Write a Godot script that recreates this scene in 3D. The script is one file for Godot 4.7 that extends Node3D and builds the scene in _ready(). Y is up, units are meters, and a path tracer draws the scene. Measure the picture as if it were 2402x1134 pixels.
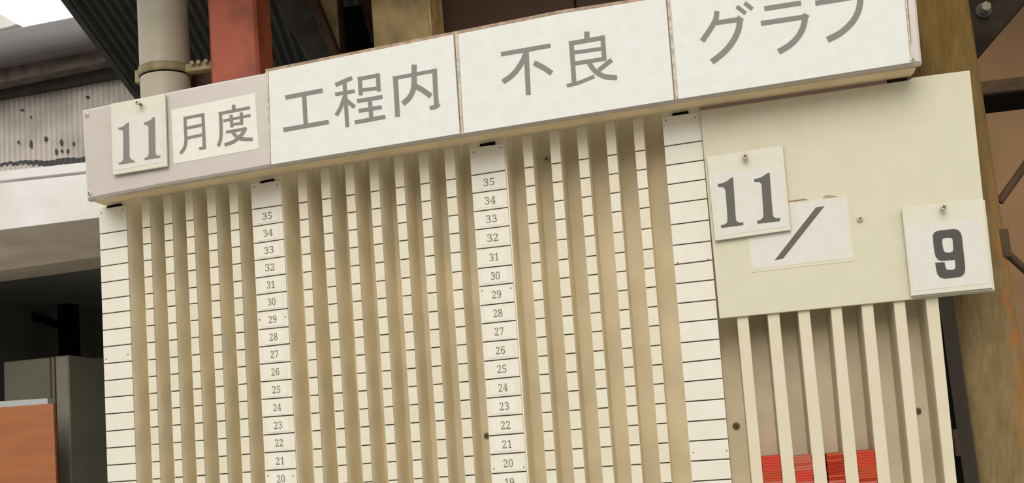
extends Node3D
# A visual-management board outside a workshop: slotted graph board, header sign, date panel and tally rack.
# World: y up, metres; the front faces of the board's bars lie in the plane z = 0, +z points to the yard.

const CAM_H := 1.6
var rng := RandomNumberGenerator.new()
var M := {}
var used := {}

# ---------------------------------------------------------------- small helpers
func tag(o: Node, label: String, category := "", group := "", kind := "") -> Node:
	if label != "":
		o.set_meta("label", label)
	if category != "":
		o.set_meta("category", category)
	if group != "":
		o.set_meta("group", group)
	if kind != "":
		o.set_meta("kind", kind)
	return o

func numbered(called: String) -> String:
	if not used.has(called):
		used[called] = 0
		return called
	used[called] += 1
	return "%s_%03d" % [called, used[called]]

func thing(called: String, label: String, category: String, at := Vector3.ZERO, group := "", kind := "") -> Node3D:
	var o := Node3D.new()
	o.name = numbered(called)
	add_child(o)
	o.position = at
	tag(o, label, category, group, kind)
	return o

func start() -> SurfaceTool:
	var st := SurfaceTool.new()
	st.begin(Mesh.PRIMITIVE_TRIANGLES)
	st.set_smooth_group(-1)
	return st

func mesh_of(st: SurfaceTool) -> ArrayMesh:
	st.generate_normals()
	return st.commit()

func put(called: String, mesh: Mesh, m: Material, parent: Node3D, at := Transform3D.IDENTITY) -> MeshInstance3D:
	var o := MeshInstance3D.new()
	o.name = called if parent != self else numbered(called)
	o.mesh = mesh
	o.material_override = m
	parent.add_child(o, true)
	# positions are given in the world; a thing's node may stand elsewhere
	var base := Vector3.ZERO
	var q: Node = parent
	while q != self:
		base += (q as Node3D).position
		q = q.get_parent()
	o.transform = at
	o.position -= base
	return o

func obj(called: String, st: SurfaceTool, m: Material, parent: Node3D) -> MeshInstance3D:
	return put(called, mesh_of(st), m, parent)

func tri(st: SurfaceTool, a: Vector3, b: Vector3, c: Vector3) -> void:   # counter-clockwise from outside
	st.add_vertex(a)
	st.add_vertex(c)
	st.add_vertex(b)

func quad(st: SurfaceTool, a: Vector3, b: Vector3, c: Vector3, d: Vector3) -> void:
	tri(st, a, b, c)
	tri(st, a, c, d)

func ccw(poly: Array) -> Array:
	var s := 0.0
	for i in poly.size():
		var p: Vector2 = poly[i]
		var q: Vector2 = poly[(i + 1) % poly.size()]
		s += p.x * q.y - q.x * p.y
	if s < 0:
		poly = poly.duplicate()
		poly.reverse()
	return poly

func inset(poly: Array, c: float) -> Array:
	var out := []
	var n := poly.size()
	for i in n:
		var a: Vector2 = poly[(i + n - 1) % n]
		var b: Vector2 = poly[i]
		var d: Vector2 = poly[(i + 1) % n]
		var u := (b - a).normalized()
		var v := (d - b).normalized()
		var nu := Vector2(-u.y, u.x)
		var nv := Vector2(-v.y, v.x)
		var k := (nu + nv).normalized()
		out.append(b + k * c / maxf(0.3, k.dot(nu)))
	return out

# A plate with that outline in x and y from z0 to z1, its front edge chamfered by c.
func prism(st: SurfaceTool, outline: Array, z0: float, z1: float, c := 0.0) -> void:
	var p := ccw(outline)
	var n := p.size()
	var front := inset(p, c) if c > 0 else p
	var ids := Geometry2D.triangulate_polygon(PackedVector2Array(front))
	for i in range(0, ids.size(), 3):
		var a: Vector2 = front[ids[i]]
		var b: Vector2 = front[ids[i + 1]]
		var d: Vector2 = front[ids[i + 2]]
		if (b - a).cross(d - a) < 0:
			var t := b
			b = d
			d = t
		tri(st, Vector3(a.x, a.y, z1), Vector3(b.x, b.y, z1), Vector3(d.x, d.y, z1))
		tri(st, Vector3(a.x, a.y, z0), Vector3(d.x, d.y, z0), Vector3(b.x, b.y, z0))
	for i in n:
		var a: Vector2 = p[i]
		var b: Vector2 = p[(i + 1) % n]
		quad(st, Vector3(a.x, a.y, z0), Vector3(b.x, b.y, z0), Vector3(b.x, b.y, z1 - c), Vector3(a.x, a.y, z1 - c))
		if c > 0:
			var e: Vector2 = front[i]
			var f: Vector2 = front[(i + 1) % n]
			quad(st, Vector3(a.x, a.y, z1 - c), Vector3(b.x, b.y, z1 - c), Vector3(f.x, f.y, z1), Vector3(e.x, e.y, z1))

func rect(x0: float, y0: float, x1: float, y1: float) -> Array:
	return [Vector2(x0, y0), Vector2(x1, y0), Vector2(x1, y1), Vector2(x0, y1)]

# Turns a mesh profile round the y axis: profile points are (radius, height).
func lathe(st: SurfaceTool, profile: Array, n: int, t := Transform3D.IDENTITY) -> void:
	for k in profile.size() - 1:
		var p: Vector2 = profile[k]
		var q: Vector2 = profile[k + 1]
		for i in n:
			var a := TAU * i / n
			var b := TAU * (i + 1) / n
			var pa := t * Vector3(p.x * cos(a), p.y, -p.x * sin(a))
			var pb := t * Vector3(p.x * cos(b), p.y, -p.x * sin(b))
			var qa := t * Vector3(q.x * cos(a), q.y, -q.x * sin(a))
			var qb := t * Vector3(q.x * cos(b), q.y, -q.x * sin(b))
			if p.x < 1e-7:
				tri(st, pa, qb, qa)
			elif q.x < 1e-7:
				tri(st, pa, pb, qa)
			else:
				quad(st, pa, pb, qb, qa)

func along(a: Vector3, b: Vector3) -> Transform3D:   # y axis from a towards b
	var y := (b - a).normalized()
	var x := y.cross(Vector3.FORWARD if absf(y.z) < 0.9 else Vector3.RIGHT).normalized()
	return Transform3D(Basis(x, y, x.cross(y)), a)

func rod(st: SurfaceTool, a: Vector3, b: Vector3, r: float, n := 16) -> void:
	var l := (b - a).length()
	st.set_smooth_group(1)
	lathe(st, [Vector2(0, 0), Vector2(r, 0)], n, along(a, b))
	st.set_smooth_group(2)
	lathe(st, [Vector2(r, 0), Vector2(r, l)], n, along(a, b))
	st.set_smooth_group(3)
	lathe(st, [Vector2(r, l), Vector2(0, l)], n, along(a, b))
	st.set_smooth_group(-1)

# A straight bar of w x h section from a to b; "up" tells which way h points.
func bar(st: SurfaceTool, a: Vector3, b: Vector3, w: float, h: float, up: Vector3) -> void:
	var y := (b - a).normalized()
	var x := y.cross(up).normalized() * w * 0.5
	var z := x.cross(y).normalized() * h * 0.5
	var p := []
	for e in [a, b]:
		for s in [[-1, -1], [1, -1], [1, 1], [-1, 1]]:
			p.append(e + x * s[0] + z * s[1])
	for i in 4:
		var j := (i + 1) % 4
		quad(st, p[j], p[i], p[i + 4], p[j + 4])
	quad(st, p[0], p[1], p[2], p[3])
	quad(st, p[7], p[6], p[5], p[4])

func grain(seed_: int, freq: float, dark: float, octaves := 4, size := 512) -> NoiseTexture2D:
	var n := FastNoiseLite.new()
	n.seed = seed_
	n.frequency = freq
	n.fractal_octaves = octaves
	var g := Gradient.new()
	g.set_color(0, Color(dark, dark, dark * 0.985))
	g.set_color(1, Color.WHITE)
	g.set_offset(0, 0.15)
	g.set_offset(1, 0.7)
	var t := NoiseTexture2D.new()
	t.width = size
	t.height = size
	t.seamless = true
	t.noise = n
	t.color_ramp = g
	return t

func bumps(seed_: int, freq: float) -> NoiseTexture2D:
	var n := FastNoiseLite.new()
	n.seed = seed_
	n.frequency = freq
	var t := NoiseTexture2D.new()
	t.width = 256
	t.height = 256
	t.seamless = true
	t.as_normal_map = true
	t.bump_strength = 3.0
	t.noise = n
	return t

func mat(c: Color, rough := 0.6, tex: Texture2D = null, scale := 3.0, metal := 0.0) -> StandardMaterial3D:
	var m := StandardMaterial3D.new()
	m.albedo_color = c
	m.roughness = rough
	m.metallic = metal
	if tex:
		m.albedo_texture = tex
		m.uv1_triplanar = true
		m.uv1_world_triplanar = true
		m.uv1_scale = Vector3(scale, scale, scale)
	return m

func c8(r: int, g: int, b: int) -> Color:
	return Color8(r, g, b)

# ---------------------------------------------------------------- screws
var screw_mesh: ArrayMesh
var slot_mesh: ArrayMesh

func make_screw() -> void:
	var st := start()
	st.set_smooth_group(1)
	lathe(st, [Vector2(0.5, -1.0), Vector2(0.5, 0.0)], 20, Transform3D(Basis(Vector3.RIGHT, PI / 2), Vector3.ZERO))
	lathe(st, [Vector2(0.5, 0.0), Vector2(1.0, 0.0)], 20, Transform3D(Basis(Vector3.RIGHT, PI / 2), Vector3.ZERO))
	lathe(st, [Vector2(1.0, 0.0), Vector2(1.0, 0.25), Vector2(0.85, 0.48), Vector2(0.55, 0.6), Vector2(0, 0.62)], 20, Transform3D(Basis(Vector3.RIGHT, PI / 2), Vector3.ZERO))
	screw_mesh = mesh_of(st)
	st = start()
	prism(st, [Vector2(-0.13, -0.55), Vector2(0.13, -0.55), Vector2(0.13, -0.13), Vector2(0.55, -0.13), Vector2(0.55, 0.13), Vector2(0.13, 0.13),
		Vector2(0.13, 0.55), Vector2(-0.13, 0.55), Vector2(-0.13, 0.13), Vector2(-0.55, 0.13), Vector2(-0.55, -0.13), Vector2(-0.13, -0.13)], 0.4, 0.66)
	slot_mesh = mesh_of(st)

# A cross-head screw whose head sits at p (z = underside of the head); "out" is how much shank shows.
func screw(parent: Node3D, p: Vector3, r: float, m: Material, out := 0.0, turn := 0.3) -> void:
	var s := put("screw", screw_mesh, m, parent, Transform3D(Basis(Vector3.BACK, turn).scaled(Vector3(r, r, maxf(r, out))), p))
	if out > r:
		s.transform.basis = Basis(Vector3.BACK, turn).scaled(Vector3(r, r, r))
		var st := start()
		rod(st, Vector3(0, 0, -out / r), Vector3(0, 0, 0), 0.5, 14)
		var sh := MeshInstance3D.new()
		sh.name = "shank"
		sh.mesh = mesh_of(st)
		sh.material_override = M.screw_dull
		s.add_child(sh, true)
	var k := MeshInstance3D.new()
	k.name = "cross_slot"
	k.mesh = slot_mesh
	k.material_override = M.slot
	s.add_child(k, true)

# ---------------------------------------------------------------- lettering
func strokes(called: String, polys: Array, z: float, m: Material, parent: Node3D) -> void:
	var st := start()
	var k := 0
	for p in polys:
		prism(st, p, z - 0.0002, z + 0.0003 + k * 0.00003)
		k += 1
	obj(called, st, m, parent)

var fonts := {}
func numeral(text: String, centre: Vector3, along_x: Vector3, up: Vector3, w: float, h: float, parent: Node3D) -> void:
	if not fonts.has(text):
		var f := SystemFont.new()
		f.font_names = PackedStringArray(["Droid Serif"])
		var t := TextMesh.new()
		t.text = text
		t.font = f
		t.font_size = 48
		t.pixel_size = 0.01
		t.depth = 0.02
		t.curve_step = 1.5
		fonts[text] = t
	var tm: TextMesh = fonts[text]
	var box := tm.get_aabb()
	var sx := w / box.size.x
	var sy := h / box.size.y
	var b := Basis(along_x * sx, up * sy, Vector3(0, 0, 0.02))
	var mid := box.get_center()
	put("numeral", tm, M.ink_small, parent, Transform3D(b, centre - b * mid))

# ---------------------------------------------------------------- the place
func _ready() -> void:
	rng.seed = 7
	# camera
	var cam := Camera3D.new()
	cam.name = "camera"
	cam.fov = 21.4053
	cam.near = 0.02
	cam.far = 200.0
	cam.transform = Transform3D(Basis(Vector3(0.984117, -0.084960, -0.155870), Vector3(0.108692, 0.982592, 0.150663), Vector3(0.140356, -0.165212, 0.976220)), Vector3(0, 1.6, 1.9))
	add_child(cam)
	cam.current = true
	# sky: bright, even overcast
	var sky_m := ProceduralSkyMaterial.new()
	sky_m.sky_top_color = Color(0.97, 0.985, 1.0)
	sky_m.sky_horizon_color = Color(1.0, 0.99, 0.97)
	sky_m.ground_bottom_color = Color(0.45, 0.43, 0.40)
	sky_m.ground_horizon_color = Color(0.6, 0.58, 0.55)
	sky_m.sky_curve = 0.15
	sky_m.sky_energy_multiplier = 1.14
	var sky := Sky.new()
	sky.sky_material = sky_m
	var env := Environment.new()
	env.background_mode = Environment.BG_SKY
	env.sky = sky
	env.tonemap_mode = Environment.TONE_MAPPER_LINEAR
	env.tonemap_exposure = 0.82
	env.sdfgi_enabled = true
	env.ssao_enabled = true
	env.ssil_enabled = true
	var we := WorldEnvironment.new()
	we.name = "world_environment"
	we.environment = env
	add_child(we)
	# thin-cloud sun, high in front on the left: very soft
	var sun := DirectionalLight3D.new()
	sun.name = "sun"
	sun.light_energy = 0.78
	sun.light_color = Color(1.0, 0.985, 0.965)
	sun.light_angular_distance = 42.0
	sun.shadow_enabled = true
	add_child(sun)
	sun.look_at_from_position(Vector3(-0.4, 5.0, 8), Vector3(0, 0, 0), Vector3.UP)

	materials()
	make_screw()
	setting()
	neighbour()
	steelwork()
	graph_board()
	tally_rack()
	date_panel()
	header_sign()
	cards()
	red_plates()

func materials() -> void:
	var fine := grain(3, 0.02, 0.985)
	var dirt := grain(9, 0.008, 0.94)
	var blot := grain(21, 0.012, 0.78, 5)
	var rust := grain(33, 0.02, 0.45, 5)
	M.tile = [mat(c8(218, 210, 187), 0.45, fine, 2.3), mat(c8(216, 207, 183), 0.45, fine, 2.9), mat(c8(219, 212, 190), 0.42, fine, 3.4)]
	M.plate = [mat(c8(221, 215, 199), 0.42, fine, 2.0), mat(c8(223, 217, 202), 0.42, fine, 2.7)]
	M.bar = mat(c8(250, 239, 214), 0.6, dirt, 2.0)
	M.back = mat(c8(236, 222, 191), 0.65, dirt, 2.0)
	M.rack = mat(c8(210, 199, 171), 0.5, fine, 2.0)
	M.panel = mat(c8(206, 200, 175), 0.5, fine, 1.6)
	M.label = mat(c8(225, 220, 204), 0.5, fine, 2.0)
	M.grey_plate = mat(c8(194, 185, 176), 0.22, fine, 3.0)
	M.box = mat(c8(235, 212, 170), 0.6, dirt, 3.0)
	M.edge = mat(c8(178, 150, 122), 0.7, blot, 9.0)
	M.white_panel = mat(c8(219, 219, 212), 0.5, fine, 3.0)
	M.month = mat(c8(224, 220, 208), 0.5, fine, 5.0)
	M.tape = mat(c8(205, 192, 165), 0.5, blot, 14.0)
	M.seam = mat(c8(110, 92, 66), 0.7, blot, 20.0)
	M.ink = mat(c8(122, 119, 109), 0.55)
	M.ink_dark = mat(c8(84, 81, 73), 0.5)
	M.ink_black = mat(c8(64, 61, 53), 0.5)
	M.ink_small = mat(c8(112, 101, 82), 0.6)
	M.card = mat(c8(213, 207, 189), 0.4, fine, 4.0)
	M.paper = mat(c8(213, 209, 199), 0.45, fine, 5.0)
	M.film = mat(c8(210, 202, 173), 0.3, fine, 4.0)
	M.screw = mat(c8(206, 197, 170), 0.35, null, 1.0, 0.1)
	M.screw_dull = mat(c8(150, 136, 108), 0.5, rust, 40.0, 0.1)
	M.slot = mat(c8(60, 50, 36), 0.8)
	M.kerf_shade = mat(c8(92, 82, 62), 0.8)  # dark brown painted as the shade inside the saw cuts
	M.nail = mat(c8(96, 78, 52), 0.6)
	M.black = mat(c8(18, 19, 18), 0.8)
	M.red = [mat(c8(192, 66, 48), 0.5, fine, 9.0), mat(c8(182, 98, 79), 0.55, fine, 9.0), mat(c8(159, 47, 29), 0.5, fine, 9.0), mat(c8(178, 74, 44), 0.5, fine, 9.0), mat(c8(195, 66, 56), 0.45, fine, 9.0)]
	for k in M.red:
		k.metallic_specular = 0.2
	M.pipe = mat(c8(191, 181, 158), 0.5, dirt, 1.2)
	M.clamp = mat(c8(168, 152, 112), 0.6, blot, 5.0)
	M.red_post = mat(c8(179, 90, 59), 0.6, blot, 1.0)
	M.tan_post = mat(c8(211, 184, 131), 0.8, blot, 1.3)
	M.tan_side = mat(c8(250, 206, 140), 0.8, blot, 1.6)
	M.steel = mat(c8(78, 74, 68), 0.7, blot, 1.5)
	M.brown_steel = mat(c8(92, 66, 46), 0.7, blot, 2.0)
	M.dark_steel = mat(c8(92, 74, 58), 0.7, blot, 2.0)
	M.gusset = mat(c8(54, 47, 39), 0.75, blot, 2.0)
	M.roof = mat(c8(70, 71, 68), 0.75, blot, 0.8)
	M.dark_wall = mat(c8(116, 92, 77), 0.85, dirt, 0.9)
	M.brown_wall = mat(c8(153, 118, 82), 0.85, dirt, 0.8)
	M.gutter = mat(c8(114, 109, 107), 0.5, dirt, 0.6)
	M.fascia = mat(c8(94, 82, 74), 0.8, blot, 1.4)
	M.fascia_dark = mat(c8(58, 54, 50), 0.9, blot, 1.4)
	M.corrugated = mat(c8(188, 178, 169), 0.55, blot, 0.35)
	M.tar = mat(c8(66, 66, 64), 0.8)
	M.white_beam = mat(c8(226, 223, 218), 0.55, dirt, 0.5)
	M.under_beam = mat(c8(204, 191, 171), 0.6, dirt, 0.7)
	M.room = mat(c8(116, 114, 108), 0.9, dirt, 0.4)
	M.cabinet = mat(c8(103, 100, 81), 0.6, dirt, 0.6)
	M.cabinet_side = mat(c8(130, 126, 109), 0.6, dirt, 0.6)
	M.cabinet_grey = mat(c8(100, 99, 92), 0.6, dirt, 0.6)
	M.wood = mat(c8(163, 97, 52), 0.6, blot, 0.9)
	M.wood.albedo_texture = dirt
	M.wood.uv1_scale = Vector3(0.5, 3.0, 0.5)
	M.wood_top = mat(c8(170, 172, 170), 0.5)
	M.red_brown = mat(c8(120, 74, 56), 0.7, blot, 0.8)
	for k in [M.gusset, M.black, M.dark_steel]:
		k.roughness = 0.95
		k.metallic_specular = 0.15
	M.concrete = mat(c8(172, 168, 160), 0.9, blot, 0.3)

# ---------------------------------------------------------------- floor and far walls
func setting() -> void:
	var st := start()
	prism(st, rect(-14, -14, 14, 14), -0.2, 0.0)
	var fl := put("floor", mesh_of(st), M.concrete, self, Transform3D(Basis(Vector3.RIGHT, -PI / 2), Vector3.ZERO))
	tag(fl, "bare concrete yard floor below the board", "floor", "", "structure")
	# dark brown cladding far behind the header, in two sheets with a seam, and the lighter wall past the column
	var w := thing("wall_back", "dark brown clad wall above the header sign", "wall", Vector3(0, 0, -1.75), "", "structure")
	var a := Vector3(-0.7235, 2.8972, -1.72)
	var b := Vector3(-0.2712, 2.8874, -1.72)
	var c := Vector3(0.7896, 2.7378, -1.72)
	st = start()
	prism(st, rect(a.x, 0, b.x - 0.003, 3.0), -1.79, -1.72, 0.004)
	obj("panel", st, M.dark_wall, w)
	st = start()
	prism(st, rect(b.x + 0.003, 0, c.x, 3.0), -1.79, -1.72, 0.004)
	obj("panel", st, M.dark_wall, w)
	var w2 := thing("wall_right", "plain brown wall beyond the rusty column", "wall", Vector3(c.x, 0, -1.75), "", "structure")
	st = start()
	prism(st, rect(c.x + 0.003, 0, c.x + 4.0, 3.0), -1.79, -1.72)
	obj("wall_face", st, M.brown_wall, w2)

# ---------------------------------------------------------------- the neighbouring building on the left
func neighbour() -> void:
	var z := -5.0
	# corrugated sheet wall with a torn black tar strip
	var wl := thing("wall_left", "weathered grey corrugated sheet wall under the eave of the neighbouring building", "wall", Vector3(-3.7543, 3.5026, -5), "", "structure")
	var x0 := Vector3(-4.464, 3.8524, -5)
	var x1 := Vector3(-1.5476, 3.4872, -5)
	var top0 := Vector3(-4.016, 4.0217, -5)
	var bot0 := Vector3(-4.0273, 3.4623, -5)
	var bot1 := Vector3(-3.5049, 3.4624, -5)
	var pitch := 0.0335
	var n := int((x1.x - x0.x) / pitch) * 10
	var noise := FastNoiseLite.new()
	noise.seed = 5
	noise.frequency = 9.0
	var t0 := Vector3(-4.0252, 3.5689, -5)
	var t1 := Vector3(-3.5029, 3.5241, -5)
	var wall := start()
	var tar := start()
	wall.set_smooth_group(1)
	tar.set_smooth_group(1)
	var rows := []
	for i in n + 1:
		var x := x0.x + (x1.x - x0.x) * i / n
		var u := (x - bot0.x) / (bot1.x - bot0.x)
		var ph := fposmod((x - x0.x) / pitch, 1.0)
		var dz := -0.013 * pow(absf(sin(ph * PI)), 0.4) + 0.013
		var yb := lerpf(bot0.y, bot1.y, u)
		var yt := lerpf(t0.y, t1.y, u)
		var j := noise.get_noise_1d(x) * 0.03
		var tooth := 0.028 * absf(ph - 0.5)
		var hw := lerpf(0.012, 0.026, u)
		rows.append([x, z - dz, yb, yt - hw * 1.15 + j * 0.5 + tooth * 1.2, yt + hw + j * 0.4 + tooth * 0.3, top0.y + 0.35])
	for i in n:
		var p = rows[i]
		var q = rows[i + 1]
		for k in 3:
			var s := tar if k == 1 else wall
			var e := 0.0006 if k == 1 else 0.0
			quad(s, Vector3(p[0], p[2 + k], p[1] + e), Vector3(q[0], q[2 + k], q[1] + e), Vector3(q[0], q[3 + k], q[1] + e), Vector3(p[0], p[3 + k], p[1] + e))
	obj("corrugated_sheet", wall, M.corrugated, wl)
	tag(obj("tar_strip", tar, M.tar, wl), "ragged black tar strip along the foot of the sheets")
	# worn dark patches on the sheets
	for s in [[Vector3(-3.8212, 3.6649, -4.991), 0.008, 0.026], [Vector3(-3.6288, 3.6595, -4.991), 0.008, 0.02], [Vector3(-3.6627, 3.6064, -4.991), 0.008, 0.018], [Vector3(-3.5901, 3.5975, -4.991), 0.008, 0.016], [Vector3(-3.7254, 3.6923, -4.991), 0.012, 0.016], [Vector3(-3.9024, 3.6932, -4.991), 0.007, 0.009], [Vector3(-3.6277, 3.6047, -4.991), 0.008, 0.009], [Vector3(-3.5512, 3.6395, -4.991), 0.006, 0.014], [Vector3(-3.8171, 3.8349, -4.991), 0.005, 0.008], [Vector3(-3.4537, 3.912, -4.991), 0.012, 0.008], [Vector3(-3.876, 3.8872, -4.991), 0.012, 0.007]]:
		var sp := start()
		var pl := []
		for k in 9:
			var r := 0.7 + 0.5 * rng.randf()
			pl.append(Vector2(s[0].x + cos(TAU * k / 9) * s[1] * r, s[0].y + sin(TAU * k / 9) * s[2] * r))
		prism(sp, pl, -4.9985, -4.9915)
		obj("bare_patch", sp, M.tar, wl)
	# flashing at the foot of the sheets
	var st := start()
	prism(st, [Vector2(-4.5529, 3.4667), Vector2(-1.5422, 3.427), Vector2(-1.5388, 3.4738), Vector2(-4.5523, 3.5294)], -5.02, -4.96, 0.004)
	tag(obj("flashing", st, M.white_beam, self), "thin pale flashing strip along the foot of the corrugated wall", "flashing", "", "structure")
	# white boxed beam with a dented underside
	var wb := thing("boxed_beam", "white boxed beam with a dented underside over the dark opening", "beam", Vector3(-3.7338, 3.2334, -4.95), "", "structure")
	st = start()
	prism(st, [Vector2(-4.6018, 3.4496), Vector2(-1.541, 3.4096), Vector2(-1.5489, 3.3019), Vector2(-3.3908, 3.1639), Vector2(-4.004, 3.1595), Vector2(-4.604, 3.1519)], -5.25, -4.95, 0.004)
	obj("front_face", st, M.white_beam, wb)
	var fa := Vector3(-4.604, 3.1519, -4.95)
	var fb := Vector3(-4.004, 3.1595, -4.95)
	var fc := Vector3(-3.3908, 3.1639, -4.95)
	var fd := Vector3(-1.5489, 3.3019, -4.95)
	var ga := Vector3(-4.8074, 2.9688, -5.25)
	var gb := Vector3(-4.1845, 2.9767, -5.25)
	var gc := Vector3(-3.5418, 2.994, -5.25)
	var gd := Vector3(-1.6353, 3.1227, -5.25)
	st = start()
	st.set_smooth_group(1)
	var dn := FastNoiseLite.new()
	dn.seed = 12
	dn.frequency = 2.2
	var f4 := [fa, fb, fc, fd]
	var g4 := [ga, gb, gc, gd]
	var gridp := []
	for i in 61:
		var u := i / 60.0 * 3.0
		var k := mini(int(u), 2)
		var a: Vector3 = f4[k].lerp(f4[k + 1], u - k)
		var b: Vector3 = g4[k].lerp(g4[k + 1], u - k)
		var col := []
		for j in 13:
			var v := j / 12.0
			var p := a.lerp(b, v)
			p += Vector3(0, -0.3, 0.9) * 0.014 * dn.get_noise_2d(p.x * 1.2, v * 0.8) * sin(v * PI)
			col.append(p)
		gridp.append(col)
	for i in 60:
		for j in 12:
			quad(st, gridp[i][j], gridp[i][j + 1], gridp[i + 1][j + 1], gridp[i + 1][j])
	st.set_smooth_group(-1)
	for i in 3:
		quad(st, g4[i] + Vector3(0, 0, -0.35), g4[i + 1] + Vector3(0, 0, -0.35), g4[i + 1], g4[i])
	obj("underside", st, M.under_beam, wb)
	# eave: gutter, fascia boards and the dark gap below
	var ev := thing("eave", "grey rounded gutter and dark fascia boards at the eave against the white sky", "eave", Vector3(-3.5707, 4.2002, -4.7), "", "structure")
	st = start()
	st.set_smooth_group(1)
	var l0 := Vector3(-4.4821, 4.1444, -4.62)
	var r0 := Vector3(-1.3953, 4.2991, -4.62)
	var prof := []
	for k in 9:
		var an := PI * (0.02 + 0.96 * k / 8.0)
		prof.append(Vector2(cos(an) * 0.086, -sin(an) * 0.05))
	var gl := []
	for e in [l0, r0]:
		var row := []
		for k in 9:
			row.append(e + Vector3(0, prof[k].x + 0.0, -prof[k].y - 0.05))
		gl.append(row)
	for k in 8:
		quad(st, gl[0][k], gl[0][k + 1], gl[1][k + 1], gl[1][k])
	st.set_smooth_group(-1)
	quad(st, gl[0][0] + Vector3(0, 0, -0.2), gl[0][0], gl[1][0], gl[1][0] + Vector3(0, 0, -0.2))
	quad(st, gl[0][8], gl[0][8] + Vector3(0, 0, -0.2), gl[1][8] + Vector3(0, 0, -0.2), gl[1][8])
	obj("gutter", st, M.gutter, ev)
	st = start()
	prism(st, [Vector2(-4.3877, 4.0966), Vector2(-1.4245, 4.2342), Vector2(-1.4263, 4.2095), Vector2(-4.3879, 4.0706)], -4.8, -4.72, 0.002)
	obj("lip", st, M.gutter, ev)
	st = start()
	prism(st, [Vector2(-4.4408, 4.1136), Vector2(-1.4417, 4.266), Vector2(-1.4492, 4.1639), Vector2(-4.4421, 3.9671)], -4.9, -4.8, 0.003)
	obj("fascia_board", st, M.fascia, ev)
	st = start()
	prism(st, [Vector2(-4.5214, 4.0387), Vector2(-1.4744, 4.2199), Vector2(-1.4849, 4.0761), Vector2(-4.5222, 3.9405)], -5.0, -4.92)
	obj("gap_board", st, M.fascia_dark, ev)
	# a pale roof end further off
	st = start()
	prism(st, [Vector2(-6.5908, 6.3942), Vector2(-6.337, 6.2116), Vector2(-6.1463, 6.0692), Vector2(-6.2433, 6.0527), Vector2(-6.5971, 6.0159)], -9.6, -9, 0.01)
	tag(obj("roof_end", st, M.white_beam, self), "pale roof corner of a building further off, against the white sky", "roof", "", "structure")
	# the dark room behind the opening
	var rm := thing("opening_room", "dark store room behind the opening under the white beam", "room", Vector3(-2.5, 0, -5.4), "", "structure")
	var xl := -5.2
	var xr := 0.8
	var yt := Vector3(-4.1845, 2.9767, -5.25).y + 0.1
	st = start()
	prism(st, rect(xl, 0, xr, yt), -8.6, -8.5)
	obj("rear_wall", st, M.room, rm)
	st = start()
	prism(st, rect(xl - 0.1, 0, xl, yt), -8.6, -5.0)
	obj("side_wall", st, M.room, rm)
	st = start()
	prism(st, rect(xr, 0, xr + 0.1, yt + 1.2), -8.6, -5.05)
	obj("side_wall", st, M.room, rm)
	st = start()
	prism(st, rect(xl, yt, xr, yt + 0.1), -8.6, -5.25)
	obj("room_ceiling", st, M.room, rm)
	# what stands in it
	var fr := thing("braced_post", "black steel post with a slanting brace in the dark store room", "frame", Vector3(-4.9372, 2.125, -7.5))
	st = start()
	var p0 := Vector3(-4.9266, 2.1241, -7.5)
	bar(st, Vector3(p0.x, 0, -7.5), Vector3(p0.x, yt, -7.5), 0.12, 0.12, Vector3.BACK)
	obj("post", st, M.black, fr)
	st = start()
	bar(st, Vector3(-5.915, 3.33, -7.45), Vector3(-4.9062, 2.879, -7.45), 0.06, 0.04, Vector3.BACK)
	obj("brace", st, M.black, fr)
	var q := Vector3(-4.6114, 2.5045, -6)
	var q2 := Vector3(-4.2805, 2.4955, -6)
	var q3 := Vector3(-4.151, 2.4887, -6)
	var cb := thing("steel_cabinet", "olive grey steel cabinet behind the orange wooden board", "cabinet", Vector3(q.x, 0, -6.3))
	st = start()
	prism(st, rect(q.x, 0, q2.x, q.y), -6.5, -6.0, 0.006)
	obj("door", st, M.cabinet, cb)
	st = start()
	prism(st, rect(q2.x + 0.006, 0, q2.x + 0.03, q.y), -6.5, -6.0, 0.004)
	obj("door_edge", st, M.cabinet, cb)
	st = start()
	prism(st, rect(q2.x + 0.034, 0, q3.x, q.y + 0.002), -6.5, -6.0, 0.01)
	obj("side_panel", st, M.cabinet_side, cb)
	q = Vector3(-4.562, 2.5592, -6.8)
	q2 = Vector3(-4.1118, 2.553, -6.8)
	var sh := thing("tall_locker", "dim grey locker in the store room between the cabinet and the board", "locker", Vector3(q.x, 0, -7.0))
	st = start()
	prism(st, rect(q.x, 0, q2.x, q.y), -7.2, -6.8, 0.006)
	obj("body", st, M.cabinet_grey, sh)
	st = start()
	var h0 := Vector3(-4.3784, 2.4669, -6.79)
	var h1 := Vector3(-4.3619, 2.1741, -6.79)
	prism(st, rect(h0.x, h1.y, h0.x + 0.018, h0.y), -6.8, -6.785)
	obj("handle_strip", st, M.black, sh)
	st = start()
	q = Vector3(-4.3898, 2.0672, -6.5)
	q2 = Vector3(-4.226, 2.0528, -6.5)
	prism(st, rect(q.x, 0, q2.x, q.y), -6.75, -6.5, 0.005)
	tag(obj("crate", st, M.red_brown, self), "reddish brown crate standing in front of the dim grey locker", "crate")
	var ob := thing("wooden_board", "orange plywood board with a grey top edging leaning before the cabinet", "board", Vector3(-4.2436, 1.7824, -5.6))
	st = start()
	prism(st, [Vector2(-4.8138, 2.1842), Vector2(-4.0485, 2.1686), Vector2(-4.0375, 1.2495), Vector2(-4.8244, 1.3067)], -5.63, -5.6, 0.002)
	obj("plywood_sheet", st, M.wood, ob)
	q = Vector3(-4.2559, 1.2654, -5.6)
	st = start()
	prism(st, rect(q.x - 0.4, 0, q.x + 0.14, q.y + 0.1), -5.66, -5.632)
	obj("stand", st, M.room, ob)
	st = start()
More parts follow.
